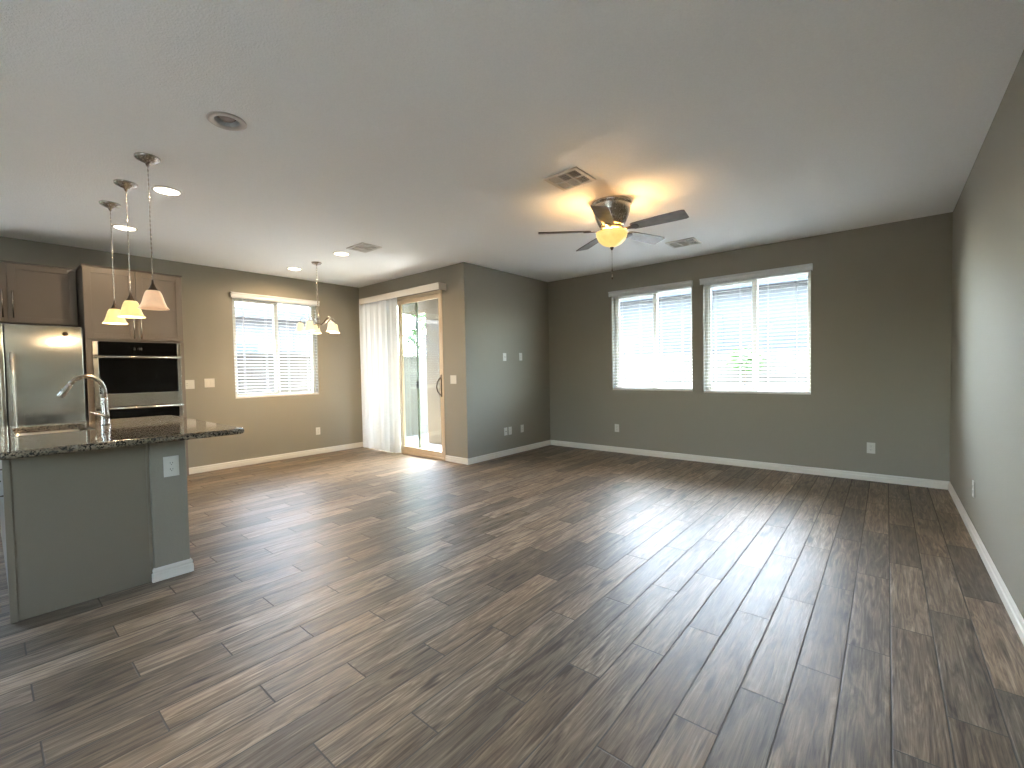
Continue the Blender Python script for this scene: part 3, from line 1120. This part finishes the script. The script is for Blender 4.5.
# double wall oven
ov = thing('wall_oven', (-6.60, 1.135, 0.29), 'stainless and black glass double wall oven in the tall cabinet', 'oven')
oy0, oy1 = 0.757, 1.511
MB().box(XL + 0.06, TX - 0.022, oy0 + 0.012, oy1 - 0.012, 0.30, 1.655).build('oven_case', M_black, ov)
fm = MB()
fm.box(TX - 0.020, TX + 0.010, oy0, oy0 + 0.040, 1.515, 1.657, 0.002).box(TX - 0.020, TX + 0.010, oy1 - 0.034, oy1, 1.515, 1.657, 0.002)
fm.box(TX - 0.020, TX + 0.010, oy0, oy1, 0.288, 0.330, 0.002)
fm.build('steel_trim', M_steel, ov)
cp = MB().box(TX - 0.020, TX + 0.012, oy0 + 0.040, oy1 - 0.034, 1.515, 1.657, 0.002).build('control_panel', M_blackglass, ov)
dg = MB()
for k, y in enumerate((1.096, 1.122, 1.138, 1.154)):
    if k == 1:
        dg.box(TX + 0.0121, TX + 0.0128, y - 0.002, y + 0.002, 1.588, 1.592).box(TX + 0.0121, TX + 0.0128, y - 0.002, y + 0.002, 1.578, 1.582)
    else:
        for a, b_, c_, d_ in ((-.006, .006, 1.594, 1.597), (-.006, .006, 1.572, 1.575), (-.006, -.003, 1.575, 1.594), (.003, .006, 1.575, 1.594)):
            dg.box(TX + 0.0121, TX + 0.0128, y + a, y + b_, c_, d_)
dg.build('clock_display', M_display, cp)
for (zb_, zt_, gb_, hz) in ((0.962, 1.508, 1.100, 1.492), (0.335, 0.955, 0.470, 0.944)):
    dm = MB()
    dm.box(TX - 0.020, TX + 0.014, oy0, oy0 + 0.040, zb_, zt_, 0.002)
    dm.box(TX - 0.020, TX + 0.014, oy1 - 0.034, oy1, zb_, zt_, 0.002)
    dm.box(TX - 0.020, TX + 0.014, oy0 + 0.040, oy1 - 0.034, zb_, gb_, 0.002)
    od = dm.build('oven_door', M_steel, ov)
    MB().box(TX - 0.018, TX + 0.0135, oy0 + 0.040, oy1 - 0.034, gb_, zt_, 0.001).build('door_glass', M_blackglass, od)
    hm = MB()
    hm.tube([(TX + 0.062, oy0 + 0.004, hz), (TX + 0.062, oy1 - 0.002, hz)], 0.0125, 14)
    for y in (oy0 + 0.035, oy1 - 0.032):
        hm.box(TX + 0.012, TX + 0.060, y - 0.010, y + 0.010, hz - 0.009, hz + 0.009, 0.002)
    hm.build('handle', M_steel, od)

# ------------------------------------------------------------------ fridge and the cabinet over it
FX = -6.155
fr_ = thing('fridge', (-6.55, 0.21, 0), 'stainless side by side fridge standing left of the wall oven', 'fridge')
MB().box(XL + 0.03, FX - 0.075, -0.250, 0.664, 0.02, 1.765, 0.004).build('fridge_body', M_black, fr_)
for (ya, yb, hy) in ((-0.252, 0.142, 0.105), (0.150, 0.666, 0.187)):
    m_ = MB()
    # slightly crowned door skin
    nseg = 10
    A = []
    for k in range(nseg + 1):
        t = k / nseg
        bow = 0.012 * (1 - (2 * t - 1) ** 2)
        A.append((FX - 0.012 + bow, ya + (yb - ya) * t))
    prof = [(FX - 0.070, ya)] + A + [(FX - 0.070, yb)]
    m_.poly_prism([(x, y, 0.10) for x, y in prof], (0, 0, 1.685))
    dd = m_.build('fridge_door', M_fridge, fr_, bevel=0.004)
    h_ = MB()
    h_.tube([(FX + 0.045, hy, 0.62), (FX + 0.050, hy, 0.85), (FX + 0.050, hy, 1.30), (FX + 0.045, hy, 1.52)], 0.013, 12)
    h_.tube([(FX - 0.005, hy, 0.66), (FX + 0.046, hy, 0.66)], 0.009, 8)
    h_.tube([(FX - 0.005, hy, 1.48), (FX + 0.046, hy, 1.48)], 0.009, 8)
    h_.build('door_handle', M_steel, dd)
mb = MB().lathe([(0, 0), (0.020, 0), (0.020, 0.002), (0, 0.002)], (FX - 0.004, 0.545, 1.710), 20, (1, 0, 0))
tag(mb.build('badge', M_bronze, fr_), 'small dark round badge')

uc = thing('upper_cabinet', (-6.80, 0.21, 1.835), 'greige two-door cabinet on the wall above the fridge', 'cabinet')
MB().box(XL + 0.002, -6.682, -0.262, 0.694, 1.840, 2.435).build('cabinet_body', M_cab, uc)
MB().box(XL + 0.002, -6.655, -0.266, 0.694, 2.435, 2.446).build('top_moulding', M_cab, uc)
shaker_door(uc, -6.660, -0.260, 0.192, 1.842, 2.432, (0.160, 2.02), hl=0.22)
shaker_door(uc, -6.660, 0.198, 0.693, 1.842, 2.432, (0.230, 2.02), hl=0.22)

# ------------------------------------------------------------------ ceiling fittings
def point_light(name, loc, power, parent, radius=0.03, color=LAMP):
    ld = bpy.data.lights.new(name, 'POINT')
    ld.energy = power
    ld.color = color
    ld.shadow_soft_size = radius
    o = bpy.data.objects.new(name, ld)
    COL.objects.link(o)
    o.parent = parent
    o.location = Vector(loc) - wl(parent)
    return o

def can_light(x, y, lit, label, power=1.0):
    root = thing('recessed_light', (x, y, H), label, 'ceiling light', 'round recessed ceiling lights')
    MB().lathe([(0.100, -0.001), (0.100, -0.004), (0.094, -0.010), (0.085, -0.010), (0.080, -0.006), (0.062, 0.0)] if lit else [(0.100, -0.001), (0.100, -0.004), (0.092, -0.009), (0.068, -0.008), (0.062, -0.002), (0.062, 0.0)], (x, y, H), 40).build('trim_ring', M_white if lit else M_trim, root)
    MB().lathe([(0.0625, 0.0), (0.060, 0.03), (0.055, 0.075), (0.0, 0.080)], (x, y, H), 32).build('baffle', M_baffle, root)
    if lit:
        MB().lathe([(0.084, -0.0065), (0.070, -0.011), (0.035, -0.0155), (0, -0.017)], (x, y, H), 32).build('lens', M_lens, root)
        ld = bpy.data.lights.new('lamp', 'SPOT')
        ld.energy = W_CAN * power
        ld.color = LAMP
        ld.spot_size = math.radians(176)
        ld.spot_blend = 0.4
        ld.shadow_soft_size = 0.05
        o = bpy.data.objects.new('lamp', ld)
        COL.objects.link(o)
        o.parent = root
        o.location = (0, 0, -0.045)
    else:
        MB().lathe([(0.050, 0.060), (0.046, 0.022), (0.034, 0.008), (0.0, 0.003)], (x, y, H), 28).build('bulb', M_lens_off, root)
        MB().lathe([(0.052, 0.030), (0.0475, 0.020), (0.046, 0.030)], (x, y, H), 28).build('lamp_rim', M_chrome, root)
    return root
can_light(*CANS[0], False, 'unlit recessed ceiling light with a grey reflector, nearest the camera')
can_light(*CANS[1], True, 'lit recessed ceiling light just right of the nearest pendant cord', 0.75)
can_light(*CANS[2], True, 'lit recessed ceiling light between the two farther pendant cords', 0.40)
can_light(*CANS[3], True, 'lit recessed ceiling light left of the chandelier, near the dining window')
can_light(*CANS[4], True, 'lit recessed ceiling light right of the chandelier, beside an air vent')

# air vents: a 3 x 2 louvred register
def vent(x, y, w, h, label):
    root = thing('air_vent', (x, y, H), label, 'air vent', 'white ceiling air vents')
    f = MB()
    b_ = 0.030
    zt_, zb_ = H - 0.0005, H - 0.012
    f.box(x - w / 2, x + w / 2, y - h / 2, y - h / 2 + b_, zb_, zt_, 0.003)
    f.box(x - w / 2, x + w / 2, y + h / 2 - b_, y + h / 2, zb_, zt_, 0.003)
    f.box(x - w / 2, x - w / 2 + b_, y - h / 2 + b_, y + h / 2 - b_, zb_, zt_, 0.003)
    f.box(x + w / 2 - b_, x + w / 2, y - h / 2 + b_, y + h / 2 - b_, zb_, zt_, 0.003)
    iw, ih = w - 2 * b_, h - 2 * b_
    for k in (1, 2):
        xx = x - iw / 2 + iw * k / 3
        f.box(xx - 0.007, xx + 0.007, y - ih / 2, y + ih / 2, zb_, zt_)
    f.box(x - iw / 2, x + iw / 2, y - 0.007, y + 0.007, zb_ + 0.0005, zt_)
    f.build('vent_frame', M_white, root)
    MB().box(x - w / 2 + 0.02, x + w / 2 - 0.02, y - h / 2 + 0.02, y + h / 2 - 0.02, H - 0.0018, H - 0.0006).build('dark_duct', M_slot, root)
    for c in range(3):
        for r in range(2):
            lv = MB()
            xa, xb = x - iw / 2 + iw * c / 3 + 0.008, x - iw / 2 + iw * (c + 1) / 3 - 0.008
            ya, yb = y - ih / 2 + ih * r / 2 + 0.008, y - ih / 2 + ih * (r + 1) / 2 - 0.008
            nl = 7
            for k in range(nl):
                if c == 1:
                    yy = ya + (yb - ya) * (k + 0.5) / nl
                    s = 1 if r == 0 else -1
                    lv.quad((xa, yy - 0.0035 * s, zb_ + 0.001), (xb, yy - 0.0035 * s, zb_ + 0.001), (xb, yy + 0.002 * s, zt_ - 0.002), (xa, yy + 0.002 * s, zt_ - 0.002))
                else:
                    xx = xa + (xb - xa) * (k + 0.5) / nl
                    s = 1 if c == 0 else -1
                    lv.quad((xx - 0.003 * s, ya, zb_ + 0.001), (xx - 0.003 * s, yb, zb_ + 0.001), (xx + 0.002 * s, yb, zt_ - 0.002), (xx + 0.002 * s, ya, zt_ - 0.002))
            o = lv.build('louvres', M_white, root)
            sd = o.modifiers.new('thickness', 'SOLIDIFY')
            sd.thickness = 0.0008
    return root
vent(-1.880, 2.971, 0.300, 0.290, 'white ceiling air vent in front of the fan, nearest the camera')
vent(-4.680, 2.930, 0.345, 0.260, 'white ceiling air vent between the chandelier and the patio wall')
vent(-1.842, 5.380, 0.330, 0.290, 'white ceiling air vent behind the fan, closest to the back windows')

# pendants --------------------------------------------------------------------
def pendant(x, y, lit, label):
    root = thing('pendant_light', (x, y, H), label, 'pendant light', 'pendant lights over the island')
    MB().lathe([(0.070, -0.0005), (0.071, -0.008), (0.066, -0.016), (0.040, -0.030), (0.014, -0.042), (0.007, -0.060), (0, -0.060)], (x, y, H), 28).build('canopy', M_nickel, root)
    c = MB()
    ztop, zbot = H - 0.045, 1.915
    c.tube([(x, y, ztop), (x, y, zbot)], 0.0022, 8)
    nseg = 24
    for s in (0, PI):                                # a twisted pair of strands around the core
        c.tube([(x + 0.0022 * math.cos(k * 0.9 + s), y + 0.0022 * math.sin(k * 0.9 + s), ztop + (zbot - ztop) * k / 90) for k in range(91)], 0.0017, 5)
    c.build('cord', M_chrome, root)
    MB().lathe([(0, 1.925), (0.006, 1.925), (0.008, 1.900), (0.022, 1.868), (0.036, 1.848), (0.036, 1.842), (0, 1.842)], (x, y, 0), 24).build('cap', M_bronze, root)
    sh = MB()
    prof = [(0.030, 1.854), (0.038, 1.850), (0.047, 1.832), (0.055, 1.805), (0.063, 1.774), (0.073, 1.749), (0.086, 1.731),
            (0.083, 1.731), (0.070, 1.750), (0.060, 1.775), (0.052, 1.805), (0.044, 1.830), (0.035, 1.846), (0.030, 1.850)]
    sh.lathe(prof, (x, y, 0), 32)
    sh.build('lamp_shade', M_shade_on if lit else M_shade_off_glow, root)
    MB().lathe([(0, 1.764), (0.016, 1.767), (0.023, 1.775), (0.018, 1.797), (0.012, 1.812), (0.012, 1.842), (0, 1.842)], (x, y, 0), 18).build('bulb', M_bulb if lit else M_plate, root)
    if lit:
        point_light('lamp', (x, y, 1.738), W_PEND, root, 0.03)
    return root
pendant(-3.790, 0.767, False, 'nearest pendant light over the island, unlit peach glass bell shade with added glow')
pendant(-4.410, 0.755, True, 'middle pendant light over the island, lit yellow glass bell shade')
pendant(-5.020, 0.751, True, 'farthest pendant light over the island, lit yellow glass bell shade')

# chandelier ------------------------------------------------------------------
cx, cy = -5.757, 2.895
ch = thing('chandelier', (cx, cy, H), 'five-arm brushed nickel chandelier with lit bell shades by the dining window', 'chandelier')
MB().lathe([(0.062, -0.0005), (0.062, -0.008), (0.050, -0.022), (0.012, -0.030), (0.008, -0.042), (0, -0.042)], (cx, cy, H), 28).build('canopy', M_nickel, ch)
cn = MB()
z = H - 0.040
k = 0
while z > 2.335:
    a = Vector((1, 0, 0)) if k % 2 == 0 else Vector((0, 1, 0))
    ringp = []
    for i in range(13):
        t = 2 * PI * i / 12
        ringp.append(Vector((cx, cy, z - 0.019)) + a * 0.008 * math.cos(t) + Vector((0, 0, 0.019 * math.sin(t))))
    cn.tube(ringp, 0.0022, 6, cap=False)
    z -= 0.031
    k += 1
cn.build('chain', M_chrome, ch)
MB().lathe([(0, 2.335), (0.008, 2.335), (0.010, 2.32), (0.007, 2.30), (0.007, 2.08), (0.014, 2.06), (0.022, 2.03), (0.026, 2.00), (0.018, 1.965), (0.024, 1.945), (0.018, 1.915), (0.008, 1.895), (0.010, 1.882), (0, 1.870)], (cx, cy, 0), 20).build('stem', M_nickel, ch)
for aw in (233.3, 305.3, 17.3, 89.3, 161.3):
    a = math.radians(aw)
    ux, uy = math.cos(a), math.sin(a)
    R_ = 0.222
    pr = [(0.015, 1.935), (0.05, 1.925), (0.09, 1.945), (0.13, 1.985), (0.17, 2.012), (0.205, 2.010), (R_, 1.990), (R_, 1.962)]
    arm = MB().tube([(cx + ux * r, cy + uy * r, zz) for r, zz in pr], 0.0065, 8).build('arm', M_nickel, ch)
    sx, sy = cx + ux * R_, cy + uy * R_
    MB().lathe([(0, 1.968), (0.012, 1.966), (0.026, 1.948), (0.028, 1.940), (0, 1.940)], (sx, sy, 0), 18).build('socket_cup', M_nickel, arm)
    prof = [(0.026, 1.945), (0.034, 1.940), (0.041, 1.920), (0.045, 1.890), (0.049, 1.860), (0.058, 1.838), (0.068, 1.824),
            (0.065, 1.824), (0.055, 1.839), (0.046, 1.861), (0.042, 1.890), (0.038, 1.918), (0.031, 1.936), (0.026, 1.941)]
    MB().lathe(prof, (sx, sy, 0), 28).build('lamp_shade', M_chan_on, arm)
    MB().lathe([(0, 1.858), (0.014, 1.863), (0.020, 1.880), (0.015, 1.900), (0.011, 1.915), (0.011, 1.940), (0, 1.940)], (sx, sy, 0), 14).build('bulb', M_bulb, arm)
    point_light('lamp', (sx, sy, 1.838), W_CHAN, arm, 0.025)

# ceiling fan -----------------------------------------------------------------
fx, fy = -1.880, 3.655
fan = thing('ceiling_fan', (fx, fy, H), 'brushed nickel five-blade ceiling fan with a lit glass bowl', 'ceiling fan')
MB().lathe([(0.172, -0.0005), (0.176, -0.006), (0.176, -0.020), (0.168, -0.026), (0.166, -0.040), (0.160, -0.075), (0.146, -0.120), (0.128, -0.165), (0.112, -0.195), (0.100, -0.212), (0, -0.212)], (fx, fy, H), 48).build('motor_housing', M_nickel, fan)
MB().lathe([(0.075, 2.528), (0.098, 2.524), (0.102, 2.512), (0.090, 2.500), (0.060, 2.492), (0.050, 2.470), (0.050, 2.462), (0, 2.462)], (fx, fy, 0), 32).build('switch_housing', M_nickel, fan)
ZB = 2.492
for k in range(5):
    a = math.radians(-71 + 72 * k)
    e1 = Vector((math.cos(a), math.sin(a), 0))
    e2 = Vector((-math.sin(a), math.cos(a), 0))
    pitch = math.radians(12)
    ev = e2 * math.cos(pitch) - Vector((0, 0, 1)) * math.sin(pitch)
    nv = e1.cross(ev)
    outline = []
    for r, w in ((0.185, 0.040), (0.20, 0.052), (0.26, 0.058), (0.40, 0.066), (0.55, 0.071), (0.63, 0.071), (0.652, 0.062)):
        outline.append((r, w))
    poly = [(r, w) for r, w in outline] + [(r, -w) for r, w in reversed(outline)]
    base = Vector((fx, fy, ZB))
    b_ = MB()
    b_.poly_prism([base + e1 * r + ev * w for r, w in poly], nv * 0.007)
    bl = b_.build('blade', M_blade, fan, bevel=0.002)
    br = MB()
    prof = [(0.085, 0.018), (0.13, 0.013), (0.17, 0.020), (0.205, 0.034), (0.235, 0.030), (0.250, 0.015)]
    poly = [(r, w) for r, w in prof] + [(r, -w) for r, w in reversed(prof)]
    br.poly_prism([base + e1 * r + ev * w - nv * 0.007 for r, w in poly], nv * 0.006)
    tag(br.build('blade_bracket', M_bronze, bl, bevel=0.0015), 'dark metal blade bracket')
bo = MB()
prof = []
for k in range(11):
    a = math.radians(90 * k / 10)
    prof.append((0.135 * math.cos(a), 2.468 - 0.114 * math.sin(a)))
prof = [(0.139, 2.476)] + prof
inner = [(max(r - 0.004, 0), zz + 0.004) for r, zz in reversed(prof)]
bo.lathe(prof + inner, (fx, fy, 0), 40)
bo.build('light_bowl', M_bowl_on, fan)
MB().lathe([(0, 2.352), (0.016, 2.350), (0.019, 2.344), (0.012, 2.336), (0.008, 2.326), (0, 2.322)], (fx, fy, 0), 18).build('finial', M_bronze, fan)
pc = MB()
z = 2.322
while z > 2.115:
    pc.lathe([(0, 0.0030), (0.0030, 0), (0, -0.0030)], (fx, fy, z), 6)
    z -= 0.0052
pc.tube([(fx, fy, 2.322), (fx, fy, 2.11)], 0.0018, 5)
pcc = pc.build('pull_chain', M_chrome, fan)
MB().lathe([(0, 2.165), (0.004, 2.163), (0.006, 2.150), (0.003, 2.138), (0, 2.137)], (fx, fy, 0), 12).lathe([(0, 2.113), (0.004, 2.11), (0.007, 2.085), (0.006, 2.068), (0, 2.065)], (fx, fy, 0), 12).build('chain_fob', M_chrome, pcc)
for k in range(3):
    a = math.radians(50 + 120 * k)
    point_light('lamp', (fx + 0.085 * math.cos(a), fy + 0.085 * math.sin(a), 2.452), W_FAN / 3, fan, 0.014, FAN_LAMP)

# ------------------------------------------------------------------ outside
struct('ground', MB().box(-30, 30, -14, 40, -0.45, -0.20), M_gravel, 'grey gravel yard')
M_bounce = plain('bounce_concrete', (0.68, 0.67, 0.65), 0.85)  # pale ground added out of view to bounce sunlight onto the ceiling
struct('bounce_slab', MB().box(-16, 10, -13.9, YREAR - T - 0.02, -0.195, -0.15), M_bounce, 'unseen pale concrete added to bounce sunlight indoors')
struct('patio_slab', MB().box(-6.98, XG - T, YS + T, 5.45, -0.195, -0.04), M_conc, 'pale concrete patio slab')
pc_ = thing('patio_cover', (-5.8, 5.5, -0.04), 'tan stucco patio cover on a square pillar outside the glass door', 'patio cover')
MB().box(-6.50, -6.02, 5.29, 5.64, -0.04, 2.42, 0.006).build('pillar', M_stucco, pc_)
MB().box(-7.3, XG - T, 5.29, 5.64, 2.42, 2.80, 0.006).build('beam', M_stucco, pc_)
MB().box(-7.0, XG - T - 0.002, YS + T + 0.002, 5.80, 2.80, 2.93).build('roof_deck', M_stucco, pc_)

def block_wall(x0, x1, y0, y1, z0, z1, label):
    o = thing('block_wall', ((x0 + x1) / 2, (y0 + y1) / 2, z0), label, 'garden wall')
    MB().box(x0, x1, y0, y1, z0, z1 - 0.06).build('block_courses', M_block, o)
    MB().box(x0 - 0.02, x1 + 0.02, y0 - 0.02, y1 + 0.02, z1 - 0.06, z1).build('wall_cap', M_block, o)
    return o
block_wall(-8.60, -8.42, -4, 12.0, -0.2, 1.65, 'beige concrete block wall along the side yard, seen through the patio door')
block_wall(-8.42, 6.0, 12.0, 12.18, 0.5, 1.62, 'beige concrete block wall across the back yard, seen through the back windows')
# sloping white gravel bank at the foot of the back wall
bk = MB()
A = [(-8.40, 7.7, -0.2), (-8.40, 7.7, 0.55), (-8.40, 11.995, 0.86), (-8.40, 11.995, -0.2)]
bk.poly_prism(A, (14.4, 0, 0))
struct('gravel_bank', bk, M_bank, 'sunlit white gravel bank in the back yard')

# iron fence on the side wall
fe = thing('iron_fence', (-8.51, 8.0, 1.65), 'dark iron picket fence on top of the side block wall', 'fence')
rl = MB()
for z in (1.70, 2.10):
    rl.box(-8.525, -8.495, 3.5, 11.9, z, z + 0.03)
rl.build('rail', M_iron, fe)
pk = MB()
for k in range(70):
    y = 3.55 + k * 0.12
    pk.box(-8.518, -8.502, y, y + 0.016, 1.65, 2.16)
o = pk.build('pickets', M_iron, fe)

def leaf_blob(mb, c, rad, n, size):
    for _ in range(n):
        d = Vector((random.gauss(0, 1), random.gauss(0, 1), random.gauss(0, 1))).normalized() * (random.random() ** 0.4)
        p = Vector(c) + Vector((d.x * rad[0], d.y * rad[1], d.z * rad[2]))
        a = Vector((random.gauss(0, 1), random.gauss(0, 1), random.gauss(0, 0.6))).normalized()
        b = a.orthogonal().normalized()
        b = Matrix.Rotation(random.random() * 6.28, 3, a) @ b
        s = size * random.uniform(0.6, 1.3)
        mb.bm.faces.new([mb.bm.verts.new(p - a * s), mb.bm.verts.new(p + b * s * 0.4), mb.bm.verts.new(p + a * s), mb.bm.verts.new(p - b * s * 0.4)])

def tree(x, y, z0, h, rad, n, label, size=0.09):
    t = thing('leafy_tree', (x, y, z0), label, 'tree', 'trees beyond the side wall')
    MB().tube([(x, y, z0), (x + 0.05, y, z0 + h * 0.35), (x, y + 0.1, z0 + h * 0.6)], [0.12, 0.09, 0.05], 8).build('trunk', M_bark, t)
    m_ = MB()
    for k in range(5):
        leaf_blob(m_, (x + random.uniform(-0.5, 0.5) * rad, y + random.uniform(-0.5, 0.5) * rad, z0 + h * 0.62 + random.uniform(-0.25, 0.3) * h), (rad * 0.7, rad * 0.7, h * 0.22), n // 5, size)
    m_.build('crown', M_leaf, t)
    return t
tree(-10.6, 9.3, -0.2, 4.2, 1.3, 1500, 'green tree beyond the side wall, in the door glass nearest the stucco pillar')
tree(-13.6, 8.0, -0.2, 3.9, 1.2, 1300, 'green tree beyond the side wall, farther left in the door glass')
bs = MB()
leaf_blob(bs, (-2.55, 11.55, 1.42), (0.42, 0.3, 0.34), 320, 0.07)
bsr = thing('garden_shrub', (-2.55, 11.55, 0.83), 'pale green shrub before the back wall, seen through the right back window', 'shrub')
bs.build('foliage', M_leaf, bsr)
MB().tube([(-2.55, 11.55, 0.80), (-2.55, 11.55, 1.35)], [0.02, 0.012], 6).build('stem', M_bark, bsr)

def house(x0, x1, y0, y1, ze, ridge_axis, label, over=0.5, rise=1.6, wins=(), wall=None):
    o = thing('neighbour_house', ((x0 + x1) / 2, (y0 + y1) / 2, -0.2), label, 'house')
    MB().box(x0, x1, y0, y1, -0.2, ze).build('house_wall', wall or M_nstucco, o)
    r = MB()
    a, b_, c, d = x0 - over, x1 + over, y0 - over, y1 + over
    zf = ze - 0.05
    if ridge_axis == 'x':
        ym = (c + d) / 2
        P_ = [(a, c, zf), (b_, c, zf), (b_, d, zf), (a, d, zf)]
        R1, R2 = (a + 2.2, ym, zf + rise), (b_ - 2.2, ym, zf + rise)
        vs = [r.bm.verts.new(p) for p in P_ + [R1, R2]]
        for f in ((0, 1, 5, 4), (1, 2, 5), (2, 3, 4, 5), (3, 0, 4), (3, 2, 1, 0)):
            r.bm.faces.new([vs[i] for i in f])
    else:
        xm = (a + b_) / 2
        P_ = [(a, c, zf), (b_, c, zf), (b_, d, zf), (a, d, zf)]
        R1, R2 = (xm, c + 2.2, zf + rise), (xm, d - 2.2, zf + rise)
        vs = [r.bm.verts.new(p) for p in P_ + [R1, R2]]
        for f in ((0, 1, 4), (1, 2, 5, 4), (2, 3, 5), (3, 0, 4, 5), (3, 2, 1, 0)):
            r.bm.faces.new([vs[i] for i in f])
    r.build('roof', M_roof, o)
    fa_ = MB()
    fa_.box(a, b_, c - 0.02, c + 0.02, zf - 0.10, zf + 0.10).box(b_ - 0.02, b_ + 0.02, c + 0.02, d - 0.02, zf - 0.10, zf + 0.10)
    fa_.build('fascia', M_fascia, o)
    for (wx0, wx1, wy0, wy1, wz0, wz1) in wins:
        f_ = MB().box(wx0, wx1, wy0, wy1, wz0, wz1, 0.02).build('window', M_fascia, o)
    return o
house(-9.0, 5.0, 16.0, 25.0, 3.9, 'x', 'pale stucco neighbour house behind the back block wall', wins=[(-5.2, -4.2, 15.95, 16.0, 1.9, 3.0), (-0.6, 0.4, 15.95, 16.0, 1.9, 3.0)], wall=M_bstucco)
house(-20.0, -11.6, -4.0, 6.2, 2.75, 'y', 'pale stucco neighbour house beyond the side wall, seen through the dining window', wins=[(-11.6, -11.55, 3.3, 4.3, 0.9, 2.0)])
